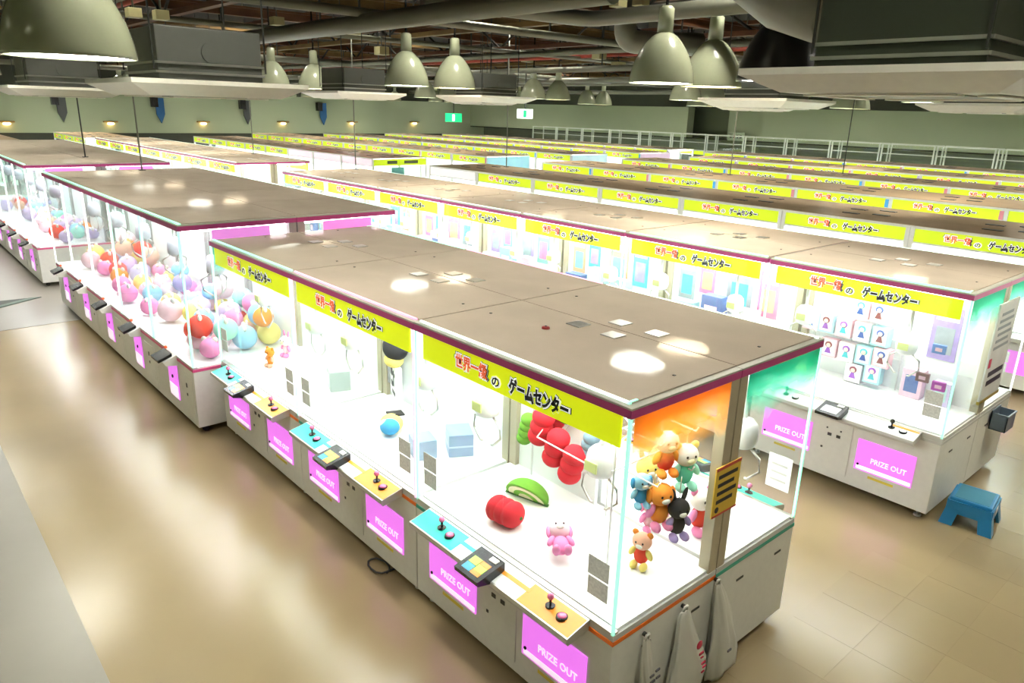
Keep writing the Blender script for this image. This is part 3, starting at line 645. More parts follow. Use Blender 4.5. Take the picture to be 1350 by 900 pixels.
pipe('ventilation_pipe', 'silver pipe with a sharp corner right of the long pipe', [(-6.1, 3.0, 4.85)]+bend((-6.1, 3, 4.85), (-5.55, 5.4, 4.8), (-2.0, 5.4, 4.8))+[(2.5, 5.4, 4.8)], .10)
pipe('duct_elbow', 'short silver duct elbow left of the right dome lamps', [(-5.9, 6.6, 5.4)]+bend((-5.9, 6.6, 5.4), (-5.9, 6.6, 4.62), (-5.2, 7.6, 4.62), .2)+[(-5.2, 7.6, 4.62)], .17, clamps=False)
pipe('ventilation_pipe', 'silver duct hanging above the right air conditioner', [bd(975, -40, 5.9), bd(1030, 2, 5.5), bd(1100, 22, 5.1)], .2, mat('pale_duct', (.28, .28, .24), .4))
specs = [('thin grey pipe running above the third row', [(-38, 8.4, 4.7), (2, 8.4, 4.7)], .06), ('thin grey pipe running above the fourth row', [(-38, 11.4, 4.6), (4, 11.4, 4.6)], .07),
         ('grey pipe running above the fifth row', [(-38, 16.2, 4.6), (4, 16.2, 4.6)], .09), ('grey pipe running above the sixth row', [(-38, 19.5, 4.65), (4, 19.5, 4.65)], .08),
         ('grey pipe running above the seventh row', [(-38, 24.0, 4.5), (2, 24.0, 4.5)], .09), ('dark pipe above the left aisle', [(-38, .6, 4.95), (-2, .6, 4.95)], .07),
         ('thin red pipe above the left air conditioners', [(-30, 1.4, 5.15), (4, 1.4, 5.15)], .04), ('grey pipe crossing over the second row machines', [(-7.2, -6, 4.75), (-7.2, 29, 4.75)], .06),
         ('grey pipe crossing over the far blocks', [(-17.5, -6, 4.7), (-17.5, 29, 4.7)], .08), ('thin grey pipe crossing over the left block', [(-12.0, -6, 4.9), (-12.0, 29, 4.9)], .05),
         ('grey pipe crossing near the left wall', [(-27.0, -6, 4.6), (-27.0, 29, 4.6)], .08), ('thin red pipe running above the fourth row', [(-36, 12.0, 4.95), (6, 12.0, 4.95)], .045)]
REDP = mat('red_pipe', (.35, .05, .03), .5)
for lb, pts, r in specs: pipe('ceiling_pipe', lb, pts, r, REDP if 'red' in lb else PIPE)
JB = mat('junction_box', (.34, .31, .15), .5)
jbs = [(176, 17, 9), (212, 20, 9), (365, 28, 14), (440, 40, 14), (466, 40, 14), (545, 25, 14), (572, 27, 13), (503, 67, 15), (815, 3, 9), (845, 2, 10), (696, 77, 22), (1047, 61, 9), (815, 87, 18), (790, 73, 18)]
for i, (x, y, dp) in enumerate(jbs):
    p = bd(x, y, dp); s = .011*dp/2+.03
    o = thing('junction_box', 'small cream junction box under the ceiling, %s from left' % (['first']+ORD[1:]+['thirteenth', 'fourteenth'])[sorted(range(len(jbs)), key=lambda k: jbs[k][0]).index(i)], 'junction box', p, 0, 'ceiling junction boxes')
    obj('housing', mesh('housing', JB, lambda bm, s=s: box(bm, -s, s, -s, s, -s*.7, s*.7, .008)), o); obj('conduit', mesh('conduit', DARKM, lambda bm, p=p, s=s: cyl(bm, (0, 0, s*.6), (0, 0, ZC-p.z), .012, None, 6)), o)
# thin poles that drop from the ceiling onto the machine roofs
for lb, (u, v, zt) in [('pale drop pole ending on the left block roof', (-12.45, 1.25, 2.357)), ('dark drop pole ending on the far left block roof', (-16.2, 1.15, 2.357)), ('pale drop pole on the far block of second row', (-18.7, 5.9, 2.2)), ('pale drop pole at the far end of second row', (-13.0, 5.9, 2.2)), ('pale drop pole on the third row roof', (-13.1, 10.5, 2.125)), ('pale drop pole on the fourth row roof', (-8.8, 14.5, 2.125)), ('dark drop pole on the fifth row roof', (-7.6, 18.3, 2.125))]:
    o = thing('drop_pole', lb, 'pole', (u, v, zt), 0, 'cable drop poles')
    obj('conduit', mesh('conduit', DARKM if 'dark' in lb else mat('pole_grey', (.22, .22, .18), .6), lambda bm, zt=zt: cyl(bm, (0, 0, .01), (0, 0, ZC-zt), .014, None, 8)), o)
    obj('foot_plate', B('footplate', DARKM, (-.05, .05, -.05, .05, 0, .012)), o)

# ------------------------------------------------------------------ things on the far left wall, exit signs
GLOW = mat('sconce_glow', (1, .8, .5), emit=9, ec=(1.0, .62, .25))
for i, x in enumerate((8, 145, 267, 372, 463, 545)):
    p = bu(x, 162, U0)
    o = thing('wall_sconce', 'warm glowing wall lamp on the far left wall, %s from left' % (ORD[i] if i else 'first'), 'wall lamp', (U0, p.y, p.z), 0, 'wall lamps on the far left wall')
    obj('cap', B('sc_cap', mat('brass', (.4, .25, .08), .4, .6), (.002, .28, -.32, .32, .03, .10), bev=.02), o); obj('bulb', cm('sc_bulb', GLOW, lambda bm: sph(bm, (.15, 0, -.03), (.1, .17, .07), 12, 8)), o)
for i, x in enumerate((82, 211, 325, 425)):
    p = bu(x, 150, U0)
    bl = i % 2 == 1
    o = thing('pennant_banner', '%s pointed pennant on the far left wall, %s from left' % ('blue' if bl else 'dark grey', ORD[i] if i else 'first'), 'banner', (U0, p.y, 0), 0, 'pointed pennants on the far left wall')
    obj('cloth', cm('pennant', mat('pennant_blue', (.02, .13, .35), .5) if bl else mat('pennant_grey', (.06, .065, .065), .5), lambda bm: prism(bm, [(-.2, 3.7), (.2, 3.7), (.2, 2.9), (0, 2.45), (-.2, 2.9)], .05, .17, 'x')), o)
    obj('bracket', B('penbr', BLACK, (.002, .3, -.42, -.12, 3.25, 3.72)), o)
EXG = mat('exit_green', (.02, .6, .2), .4, emit=1.0, ec=(.0, .75, .25)); EXW = mat('exit_white', (.9, 1, .9), .4, emit=1.3, ec=(.9, 1, .92))
def exit_sign(px, py, dep, label, face, mark, w_=.34, h_=.17):
    p = bd(px, py, dep)
    o = thing('exit_sign', label, 'exit sign', p, YAW-PI/2, None)
    obj('housing', mesh('housing', face, lambda bm: box(bm, -w_, w_, -.05, .05, -h_, h_, .01)), o)
    def man(bm):
        box(bm, -.03, .03, -.062, -.052, -.1, .02); sph(bm, (.0, -.057, .07), (.035, .01, .035), 10, 6); box(bm, -.10, .1, -.062, -.052, -.01, .02); box(bm, -.09, -.02, -.062, -.052, -.12, -.085)
    obj('pictogram', mesh('pictogram', mark, lambda bm: (box(bm, -.05, .05, -.0625, -.052, -h_*.75, h_*.75))), o)
    obj('rod', mesh('rod', DARKM, lambda bm: cyl(bm, (0, 0, h_), (0, 0, ZC-p.z), .02, None, 6)), o)
exit_sign(598, 155, 30, 'green lit exit sign near the far corner', EXG, EXW)
exit_sign(692, 150, 24, 'white and green exit sign hanging at the centre', EXW, EXG, .26, .15)
p = bv(975, 180, V1-.05)
o = thing('wall_sign', 'pale green sign on the back wall under a column', 'sign', (p.x, V1-.36, p.z)); obj('board', mesh('board', mat('sign_green', (.5, .58, .42), .5), lambda bm: box(bm, -.45, .45, -.02, .008, -.2, .2)), o)
for k in range(4): obj('letter_block', mesh('lb', INK, lambda bm, k=k: box(bm, -.34+k*.18, -.22+k*.18, -.024, -.02, -.07, .07)), o)

# ------------------------------------------------------------------ prizes
def fab(name, c): return mat('plush_'+name, c, .85, var=.12, scale=40, bump=.15)
FC = dict(red=fab('red', (.62, .015, .03)), green=fab('green', (.16, .42, .04)), dkgreen=fab('dark_green', (.04, .16, .03)), cream=fab('cream', (.78, .75, .5)), pink=fab('pink', (.88, .28, .55)), lpink=fab('light_pink', (.9, .6, .68)),
          orange=fab('orange', (.92, .3, .03)), yellow=fab('yellow', (.9, .75, .2)), white=fab('white', (.88, .86, .8)), blue=fab('blue', (.05, .35, .68)), sky=fab('sky', (.3, .62, .85)), teal=fab('teal', (.1, .6, .45)),
          black=fab('black', (.015, .015, .018)), purple=fab('purple', (.42, .32, .68)), lilac=fab('lilac', (.62, .52, .82)), mint=fab('mint', (.35, .8, .66)), slate=fab('slate', (.2, .3, .38)), scarlet=fab('scarlet', (.85, .06, .03)), peach=fab('peach', (.9, .5, .35)), grey=fab('grey', (.5, .52, .55)))
def ball(m): return cm('unit_ball', m, lambda bm: sph(bm, (0, 0, 0), (1, 1, 1), 18, 12))
EYE = mat('plush_eye', (.02, .015, .015), .2)
def plush(label, loc, h, rz, body, head, limb, ear='round', earc=None, cat='plush toy', tilt=0.0, group=None, hang=False, top=None):
    o = thing('plush_toy', label, cat, loc, rz, group)
    o.rotation_euler = (tilt, 0, rz)
    b = FC[body]; hd = FC[head]; li = FC[limb]; ec = FC[earc or head]
    S = lambda n, m, c, r, par=o, rot=(0, 0, 0): obj(n, ball(m), par, [k*h for k in c], rot, [k*h for k in r])
    S('body', b, (0, 0, .34), (.19, .16, .24))
    hx = S('head', hd, (0, -.02, .74), (.25, .22, .23))
    for s in (-1, 1):
        S('arm', li, (s*.22, -.05, .42), (.075, .08, .15), rot=(0, s*-.5, 0))
        S('leg', li, (s*.13, -.14, .10), (.095, .15, .10))
        if ear == 'round': S('ear', ec, (s*.19, .0, .93), (.085, .05, .085))
        elif ear == 'long': S('ear', ec, (s*.13, .02, 1.02), (.06, .04, .2), rot=(0, s*.25, 0))
        elif ear == 'flop': S('ear', ec, (s*.25, .0, .72), (.06, .09, .16))
        S('eye', EYE, (s*.09, -.222, .78), (.024, .015, .03))
    S('muzzle', FC['white'] if head != 'white' else FC['cream'], (0, -.21, .69), (.09, .06, .065))
    if hang and top: obj('hanging_loop', mesh('hanging_loop', SILVER, lambda bm: cyl(bm, (0, 0, .95*h), (0, 0, (top-loc[2])), .003, None, 5)), o)
    return o
def bean(label, loc, r, rz, c, tilt=0, lobes=2):
    o = tag(obj('plush_cushion', None, None, loc, (tilt, 0, rz)), label, 'plush toy')
    for k in range(lobes):
        obj('lobe', ball(FC[c]), o, ((k-(lobes-1)/2)*r*.62, 0, r*.86), (0, 0, 0), (r*.72, r*.95, r*.86))
    obj('stem', ball(FC['dkgreen']), o, ((lobes-1)/2*r*.62+r*.70, 0, r*.86), (0, 0, 0), (r*.1, r*.12, r*.12))
    return o
ZP = .873
bean('red two-lobed plush cushion lying on the nearest white playfield', (-1.22, .27, ZP), .105, .15, 'red', lobes=3)
# cabbage wedge: half dome with a pale cut face
cb = thing('cabbage_plush', 'green cabbage wedge plush with pale cut face on nearest playfield', 'plush toy', (-1.36, .60, ZP), .1)
def wedge(bm):
    n, m_ = 18, 8; R = .175
    rows_ = []
    for j in range(m_+1):
        th = PI/2*j/m_*1.0; rows_.append([bm.verts.new((R*math.cos(PI*i/n)*math.cos(th*.999), R*.75*math.sin(PI*i/n)*math.cos(th*.999), R*.95*math.sin(th))) for i in range(n+1)])
    for a, b_ in zip(rows_, rows_[1:]):
        for i in range(n): bm.faces.new((a[i], a[i+1], b_[i+1], b_[i])).smooth = True
    bm.faces.new([r_[0] for r_ in rows_]+[r_[-1] for r_ in rows_[::-1]]); bm.faces.new(rows_[0][::-1])
cb.rotation_euler = (.6, 0, .25); cb.location.z += .012
obj('rind', mesh('rind', FC['green'], wedge), cb)
for k, s in enumerate((.86, .6, .36)): obj('cut_face' if k == 0 else 'leaf_rib', mesh('cut', FC['cream'] if k % 2 == 0 else FC['green'], lambda bm, s=s, k=k: prism(bm, [(.175*s*math.cos(PI*i/14), .163*s*math.sin(PI*i/14)+.004) for i in range(15)], -.004-.002*k, -.001-.002*k, 'y')), cb)
obj('outer_leaf', mesh('outer_leaf', FC['dkgreen'], lambda bm: prism(bm, [(.186*math.cos(PI*i/12), .012*math.sin(PI*i/12)) for i in range(13)], -.012, .01, 'y')), cb)
plush('pink plush doll lying on its back on the nearest playfield', (-.62, .22, ZP+.06), .28, .9, 'pink', 'lpink', 'pink', 'flop', 'pink', tilt=-1.25)
plush('orange-haired plush doll in red with yellow hands near the corner glass', (-.31, .60, ZP), .25, .3, 'scarlet', 'peach', 'yellow', 'round', 'orange')
# hanging red rolls and their neighbours on the back rack
rk = thing('hook_rack', 'white wire hook rack at the back of the nearest machine', 'rack', (0, 0, 0))
WIRE = mat('white_wire', (.8, .82, .82), .3, .3)
for u in (-1.62, -.85): obj('upright', mesh('upright', WIRE, lambda bm, u=u: cyl(bm, (u, .885, ZP), (u, .885, 1.95), .008, None, 8)), rk)
for z in (1.60, 1.85): obj('rail', mesh('rail', WIRE, lambda bm, z=z: cyl(bm, (-1.64, .885, z), (-.83, .885, z), .007, None, 8)), rk)
obj('front_rail', mesh('rail', WIRE, lambda bm: tube(bm, [(-1.3, .885, 1.60), (-1.3, .62, 1.385), (-.63, .62, 1.36)], .006, 8)), rk)
def roll(label, x, y, c, v=.72, r=.085, n=3, ln=.9, rot=.25):
    p = bv(x, y, v)
    o = tag(obj('plush_roll', None, None, p, (0, rot, 0)), label, 'plush toy', 'plush rolls on the hook rack')
    for k in range(n): obj('lobe', ball(FC[c]), o, (0, 0, (k-(n-1)/2)*r*1.05*ln), (0, 0, 0), (r, r, r*.85))
    obj('strap', mesh('strap', SILVER, lambda bm: cyl(bm, (0, 0, r*.8), (.01, .885-v, 1.62-p.z if p.z < 1.5 else .2), .003, None, 5)), o)
roll('leftmost red plush roll on the hook rack', 714, 562, 'red'); roll('middle red plush roll on the hook rack', 733, 590, 'red'); roll('rightmost red plush roll on the hook rack', 754, 612, 'red')
roll('tall green plush roll left of the red ones', 694, 565, 'green', .82, .06, 4); roll('green plush roll partly behind the yellow banner', 748, 545, 'green', .85, .06, 2); roll('slate blue plush roll right of the red ones', 776, 590, 'slate', .80, .06, 4)
roll('small red plush roll behind the banner', 735, 552, 'red', .86, .06, 2)
# plush toys on the wire hooks at the glass end
rk2 = thing('hook_stand', 'white wire hook stand full of plush toys by the end glass', 'rack', (0, 0, 0))
for v in (.46, .90): obj('upright', mesh('upright', WIRE, lambda bm, v=v: cyl(bm, (-.46, v, ZP), (-.46, v, 1.95), .007, None, 8)), rk2)
for z, v0 in ((1.78, .44), (1.52, .44)): obj('rail', mesh('rail', WIRE, lambda bm, z=z, v0=v0: cyl(bm, (-.46, v0, z), (-.46, .92, z), .006, None, 8)), rk2)
for k, (v, z) in enumerate(((.52, 1.78), (.85, 1.78), (.52, 1.52), (.85, 1.52))): obj('hook', mesh('hook', WIRE, lambda bm, v=v, z=z: tube(bm, [(-.46, v, z), (-.18, v, z-.01), (-.165, v, z+.02)], .005, 6)), rk2)
hp = [('white and orange plush toy on the top hook', 878, 596, -.30, 0.30, 'scarlet', 'white', 'orange', 'round', 'orange'), ('white-headed plush toy in a green shirt on the top hook', 905, 612, -.24, 0.31, 'teal', 'white', 'mint', 'round', 'yellow'),
      ('pale yellow plush toy behind the green-shirted one', 926, 594, -.52, 0.30, 'yellow', 'yellow', 'cream', 'long', 'cream'), ('blue plush toy on the lower hook at left', 845, 645, -.34, 0.23, 'blue', 'sky', 'sky', 'flop', 'blue'),
      ('orange plush toy with pink feet on the lower hook', 870, 665, -.26, 0.31, 'orange', 'orange', 'pink', 'flop', 'orange'), ('black plush toy with lilac feet on the lower hook', 893, 682, -.18, 0.28, 'black', 'black', 'purple', 'long', 'black'), ('light pink plush toy behind the black one', 916, 645, -.46, 0.26, 'lpink', 'lpink', 'pink', 'flop', 'pink')]
for lb, x, y, u, h, b_, hd, li, ea, ec in hp:
    p = bu(x, y, u); p.y = min(p.y, .86)
    plush(lb, (p.x, p.y, p.z-.5*h), h, 1.15, b_, hd, li, ea, ec, hang=True, top=1.76 if p.z > 1.5 else 1.5)
plush('pink and white plush toy standing behind the beige column', (-.32, 1.22, ZP), .34, 1.3, 'scarlet', 'white', 'pink', 'round', 'pink')
plush('small pink plush toy seen past the end column', (-.55, 1.15, ZP), .24, 1.2, 'lpink', 'lpink', 'white', 'round', 'pink')
# boxes and toys in the middle and left machines of the block
def prize_box(name, label, loc, sz, rz, m, bandm=None, group=None, printm=None):
    o = thing(name, label, 'prize box', loc, rz, group)
    x, y, z = sz
    obj('carton', mesh('carton', m, lambda bm: box(bm, -x/2, x/2, -y/2, y/2, 0, z, .004)), o)
    if bandm: obj('band', mesh('band', bandm, lambda bm: (box(bm, -x/2-.001, x/2+.001, -y/2-.001, y/2+.001, z*.42, z*.5))), o); 
    if printm: obj('print', mesh('print', printm, lambda bm: box(bm, -x*.32, x*.32, -y/2-.002, -y/2, z*.2, z*.8)), o)
    return o
ACB = mat('blue_box', (.28, .38, .62), .3); ACG = mat('grey_box', (.42, .48, .48), .4)
prize_box('prize_box', 'blue prize box alone on the playfield left of the red cushion', (-2.30, .70, ZP), (.24, .20, .19), -.5, ACB, mat('blue_box_light', (.6, .68, .85), .3))
prize_box('prize_box', 'second blue prize box standing by the unit joint', (-2.42, .42, ZP), (.2, .18, .16), -.3, mat('blue_box_pale', (.3, .4, .6), .3))
prize_box('prize_box', 'grey prize box in the middle machine', (-4.18, .62, ZP), (.25, .2, .2), -.35, ACG, None, None, mat('grey_print', (.62, .7, .7), .4))
cl = thing('character_cushion', 'yellow and blue folded cushion with a black flap on playfield', 'plush toy', (-2.98, .48, ZP), -.4)
obj('cushion', ball(FC['yellow']), cl, (0, 0, .07), (0, 0, 0), (.13, .10, .07)); obj('side', ball(FC['blue']), cl, (.09, -.03, .075), (0, 0, 0), (.10, .085, .065)); obj('patch', ball(FC['white']), cl, (.07, -.075, .09), (0, 0, 0), (.05, .04, .045)); obj('flap', mesh('flap', FC['black'], lambda bm: box(bm, -.18, .02, -.02, .12, .12, .135, .004)), cl, (0, 0, 0), (0, -.2, 0))
hf = thing('hanging_prize', 'black-capped white prize hanging at the back of middle machine', 'plush toy', (-3.40, .80, 1.1), -.4)
obj('cap', ball(FC['black']), hf, (0, 0, .36), (0, .3, 0), (.16, .12, .10)); obj('face', ball(FC['yellow']), hf, (.02, -.02, .25), (0, 0, 0), (.12, .09, .07))
obj('package', mesh('package', mat('paper', (.9, .92, .92), .6), lambda bm: box(bm, -.14, .16, -.03, .03, -.12, .2, .006)), hf)
for k, (a0, a1, z0, z1) in enumerate(((-.10, -.02, .08, .16), (.0, .10, .10, .13), (.03, .06, .0, .15), (-.08, .0, -.02, .03), (-.03, .11, -.08, -.05))): obj('ink_stroke', mesh('ink_stroke', INK, lambda bm, a0=a0, a1=a1, z0=z0, z1=z1: box(bm, a0, a1, -.034, -.03, z0, z1)), hf)
obj('cord', mesh('cord', SILVER, lambda bm: cyl(bm, (0, 0, .42), (0, 0, .97), .003, None, 5)), hf)
o = tag(obj('wall_poster', mesh('wall_poster', mat('poster_grey', (.35, .36, .38), .5, var=.9, scale=14), lambda bm: box(bm, -3.72, -3.5, .905, .915, 1.0, 1.75))), 'black and white poster on back panel of middle machine', 'poster')
plush('round orange plush toy on the playfield of the leftmost near machine', (-5.15, .34, ZP), .22, .2, 'orange', 'orange', 'peach', 'round', 'orange')
plush('small white and pink plush toy behind the orange one', (-5.36, .62, ZP), .25, .2, 'lpink', 'white', 'pink', 'long', 'pink')
# ball plush piles in the ball machines
def pile(cx, cy, n, gname, lb, x0=-.5, x1=.5, y0=-.48, y1=.42, bias=.35):
    placed = []
    cs = ['lpink', 'pink', 'sky', 'lilac', 'mint', 'peach', 'orange', 'yellow', 'purple', 'lpink', 'lilac', 'pink', 'scarlet']
    for i in range(n):
        r = random.uniform(.115, .165); best = None
        for t in range(50):
            x = random.uniform(x0, x1); y = random.uniform(y0, y1); z = .791+r
            for (a, b_, c, q) in placed:
                d2 = (x-a)**2+(y-b_)**2; R = r+q
                if d2 < R*R: z = max(z, c+math.sqrt(R*R-d2)*1.0)
            sc_ = z-bias*(y-y0)
            if best is None or sc_ < best[0]: best = (sc_, x, y, z)
        _, x, y, z = best
        if z+r > 1.75: continue
        placed.append((x, y, z, r)); c = random.choice(cs)
        o = thing('round_plush', '%s round plush, %s %s %s of pile in %s' % ({'lpink': 'pale pink', 'sky': 'light blue'}.get(c, c), 'low' if z < 1.0 else ('mid' if z < 1.22 else 'high'), 'front' if y < -.2 else ('centre' if y < .15 else 'back'), 'left' if x < -.17 else ('middle' if x < .17 else 'right'), lb), 'plush toy', (cx+x, cy+y, z), random.uniform(-.8, .8), gname+', '+c)
        obj('body', ball(FC[c]), o, scale=(r*.95, r*.95, r*.93)); 
        for s in (-1, 1): obj('ear', ball(FC['white'] if c != 'white' else FC['lpink']), o, (s*r*.55, 0, r*.82), (0, 0, 0), (r*.26, r*.16, r*.26))
for i in range(5):
    pile(-5.795-1.392*(i+.5), -.271+.6545, 20 if i == 0 else 12, 'round plush toys in left block machine %d' % i, '%s left block machine' % (ORD[i]))
    if i < 3: pile(-5.795-1.392*(i+.5), -.271+1.9635, 9, 'round plush toys in rear left block machine %d' % i, '%s rear left machine' % ORD[i], y0=-.4, y1=.45, bias=-.2)
for i in range(5): pile(-14.45-1.392*(i+.5), -.271+.6545, 8, 'round plush toys in far left block machine %d' % i, '%s far left machine' % ORD[i])
# figure boxes hung in the nearest machine of the second row
FB = [mat('figbox_pink', (.9, .52, .6), .35, var=.2, scale=12), mat('figbox_white', (.9, .82, .86), .35, var=.2, scale=12), mat('figbox_cyan', (.4, .78, .85), .35, var=.2, scale=12)]
HAIR = [mat('fig_teal', (.08, .5, .58), .5), mat('fig_navy', (.06, .12, .42), .5), mat('fig_brown', (.25, .08, .09), .5), mat('fig_violet', (.3, .1, .5), .5)]; SKIN = mat('fig_skin', (.9, .68, .58), .6)
px = [(1138, 405), (1162, 411), (1092, 424), (1115, 430), (1139, 436), (1163, 442), (1095, 456), (1118, 462), (1141, 466), (1164, 470), (1127, 489), (1152, 491), (1072, 420), (1073, 452)]
rk3 = thing('peg_rack', 'white peg rack behind the figure boxes in second row', 'rack', (0, 0, 0))
for u in (-1.58, -1.15, -.62): obj('upright', mesh('upright', WIRE, lambda bm, u=u: cyl(bm, (u, 5.16, ZP), (u, 5.16, 2.0), .008, None, 8)), rk3)
for z in (1.2, 1.4, 1.6, 1.8): obj('rail', mesh('rail', WIRE, lambda bm, z=z: cyl(bm, (-1.6, 5.16, z), (-.6, 5.16, z), .006, None, 8)), rk3)
for i, (x, y) in enumerate(px):
    p = bv(x, y, 5.04)
    o = thing('figure_box', '%s-haired figure box, %s row, %s, in nearest second-row machine' % (('teal', 'navy', 'brown', 'violet')[i % 4], 'top' if y < 415 else ('second' if y < 444 else ('third' if y < 475 else 'bottom')), 'far left' if x < 1080 else ('left' if x < 1105 else ('centre left' if x < 1130 else ('centre right' if x < 1153 else 'right')))), 'prize box', (p.x, 5.04, p.z-.11), 0, 'figure boxes hung in the nearest second-row machine')
    obj('carton', B('fb%d' % (i % 3), FB[i % 3], (-.085, .085, -.05, .05, 0, .2), bev=.003), o)
    obj('window', B('fbw', mat('fig_window', (.93, .95, .97), .3), (-.065, .065, -.052, -.05, .02, .185)), o)
    def fig(bm): lathe(bm, [(.001, 0), (.035, .0), (.02, .05), (.012, .07)], 12, (0, -.054, .04))
    obj('figure_dress', cm('fbdress', HAIR[(i+1) % 4], lambda bm: prism(bm, [(-.035, .045), (.035, .045), (.014, .105), (-.014, .105)], -.056, -.052, 'y')), o)
    obj('figure_hair', cm('fbhair', HAIR[i % 4], lambda bm: sph(bm, (0, -.054, .14), (.04, .005, .036), 12, 8)), o)
    obj('figure_face', cm('fbface', SKIN, lambda bm: sph(bm, (0, -.058, .132), (.024, .004, .024), 12, 8)), o)
    obj('peg', B('fbpeg', WIRE, (-.004, .004, .05, .112, .192, .2)), o)
pal = [mat('box_cyan', (.3, .7, .85), .35, var=.3, scale=8), mat('box_pink', (.9, .55, .68), .35, var=.3, scale=8), mat('box_lilac', (.62, .55, .78), .35, var=.3, scale=8), mat('box_white', (.85, .85, .85), .35, var=.2, scale=8), mat('box_navy', (.12, .18, .42), .35, var=.3, scale=8), mat('box_mint', (.5, .8, .72), .35, var=.3, scale=8)]
pn = ['cyan', 'pink', 'lilac', 'white', 'navy', 'mint']
for i in range(7):
    xr = .176-1.925*i
    lst = [(-.34, .84, .16, .10, .24, 2), (-.62, .84, .2, .12, .3, 1)] if i == 0 else [(-.32, .72, .22, .14, .36, i % 6), (-.62, .74, .26, .16, .52, (i*2+1) % 6), (-1.05, .74, .28, .16, .6, (i+3) % 6), (-1.45, .72, .3, .16, .46, (i*5) % 6), (-1.66, .55, .16, .12, .2, (i+4) % 6), (-.9, .45, .2, .14, .2, (i+2) % 6)]
    for j, (dx, dy, a, b_, h, c) in enumerate(lst):
        prize_box('prize_box', '%s upright prize box, number %s along the %s second-row machine' % (pn[c], ('one', 'two', 'three', 'four', 'five', 'six')[j], ORD[i]), (xr+dx, 4.273+dy, ZP), (a, b_, h), 0, pal[c], None, 'prize boxes of the %s second-row machine' % ORD[i], pal[(c+3) % 6])
for lb, x, y, m in (('small brown card flat on the second-row playfield', 1216, 499, mat('card_brown', (.18, .1, .1), .5)), ('small purple card flat on the second-row playfield', 1237, 511, mat('card_purple', (.32, .06, .3), .5)), ('dark blue tablet-like box behind the claw', 1238, 462, mat('card_blue', (.1, .2, .5), .4))):
    p = bz(x, y, ZP); p.y = min(p.y, 4.9); q = bv(x, y, p.y)
    o = thing('prize_card', lb, 'prize box', (q.x, p.y, max(ZP, q.z-.03)), .1); obj('card', mesh('card', m, lambda bm: box(bm, -.06, .06, -.02, .02, 0, .09, .004)), o); obj('print', mesh('print', mat('card_print', (.6, .4, .5), .5), lambda bm: box(bm, -.03, .03, -.022, -.02, .025, .06)), o)

# ------------------------------------------------------------------ things stuck, hung and standing round the machines
o = thing('notice_card', 'yellow notice card with black writing on the beige column', 'sign', (.0, .955, 1.27))
obj('card', mesh('card', mat('card_yellow', (.78, .52, .06), .5), lambda bm: box(bm, -.003, .006, -.13, .13, 0, .33, .002)), o)
obj('edge', mesh('edge', mat('card_red', (.6, .08, .05), .5), lambda bm: (box(bm, .006, .008, -.13, .13, .31, .33))), o); obj('edge', mesh('edge', mat('card_red', (.6, .08, .05), .5), lambda bm: (box(bm, .006, .008, -.13, .13, 0, .012))), o)
for k in range(4): obj('writing', mesh('writing', INK, lambda bm, k=k: box(bm, .006, .0075, -.10, .10-.03*(k % 2), .25-k*.055, .275-k*.055)), o)
obj('mark', mesh('mark', INK, lambda bm: cyl(bm, (.006, -.085, .045), (.008, -.085, .045), .02, None, 10)), o)
o = thing('paper_notice', 'white paper notice on the rear glass of nearest block', 'sign', (-.165, 1.938, 1.02)); obj('sheet', mesh('sheet', mat('paper', (.9, .92, .92), .6), lambda bm: box(bm, -.09, .09, -.002, .001, 0, .26)), o)
for k in range(3): obj('writing', mesh('writing', GREYB, lambda bm, k=k: box(bm, -.06, .06, -.004, -.002, .06+k*.06, .075+k*.06)), o)
# carrier bags on hooks at the block end
BAG = mat('carrier_bag', (.62, .62, .55), .35, var=.08, scale=6, bump=.3)
def bag(label, v, ztop, zbot, wt, wb, off, dep, seed, marks):
    rnd = random.Random(seed)
    o = thing('carrier_bag', label, 'bag', (0, 0, 0))
    nu, nv = 26, 22; ph = [rnd.uniform(0, 6.28) for _ in range(6)]
    def prof(t): return wt+(wb-wt)*min(1, t*1.35)**.8*(1+.10*math.sin(7*t+ph[0]))*(1-.12*max(0, t-.8)*5*.2)
    def shell(bm):
        rings = []
        for j in range(nv+1):
            t = j/nv; z = ztop+(zbot-ztop)*t; hw = prof(t)/2; cv = v+off*t+.012*math.sin(5*t+ph[1]); th = dep*(.25+.75*min(1, t*1.6))*(1-.35*max(0, t-.75)*4*.3)
            ring = []
            for i in range(nu):
                a = 2*PI*i/nu; f = 1+.16*math.sin(5*a+3*t+ph[2])*(1-.3*t)+.09*math.sin(9*a-6*t+ph[3])
                ring.append(bm.verts.new((.012+th*.55*(1+math.cos(a)*f*.95)+.004, cv+hw*math.sin(a)*f, z+.012*math.sin(3*a+ph[4])*t)))
            rings.append(ring)
        for a_, b_ in zip(rings, rings[1:]):
            for i in range(nu): bm.faces.new((a_[i], a_[(i+1) % nu], b_[(i+1) % nu], b_[i])).smooth = True
        bm.faces.new(rings[0][::-1]); bm.faces.new(rings[-1])
    obj('film', mesh('film', BAG, shell), o)
    obj('hook', mesh('hook', DARKM, lambda bm: (cyl(bm, (0, v, ztop+.02), (.03, v, ztop+.02), .014, None, 10))), o)
    obj('handle', mesh('handle', BAG, lambda bm: tube(bm, [(.02, v-wt*.3, ztop-.02), (.03, v-.01, ztop+.03), (.03, v+.01, ztop+.03), (.02, v+wt*.3, ztop-.02)], .009, 6)), o)
    for (mv, mz, sz, m, kind) in marks:
        x = .03+dep*1.12
        if kind == 'dot': obj('print', mesh('print', m, lambda bm: sph(bm, (x, mv, mz), (.006, sz, sz), 12, 8)), o)
        else: obj('print', mesh('print', m, lambda bm: box(bm, x-.004, x+.003, mv-sz, mv+sz, mz-sz*.35, mz+sz*.35)), o)
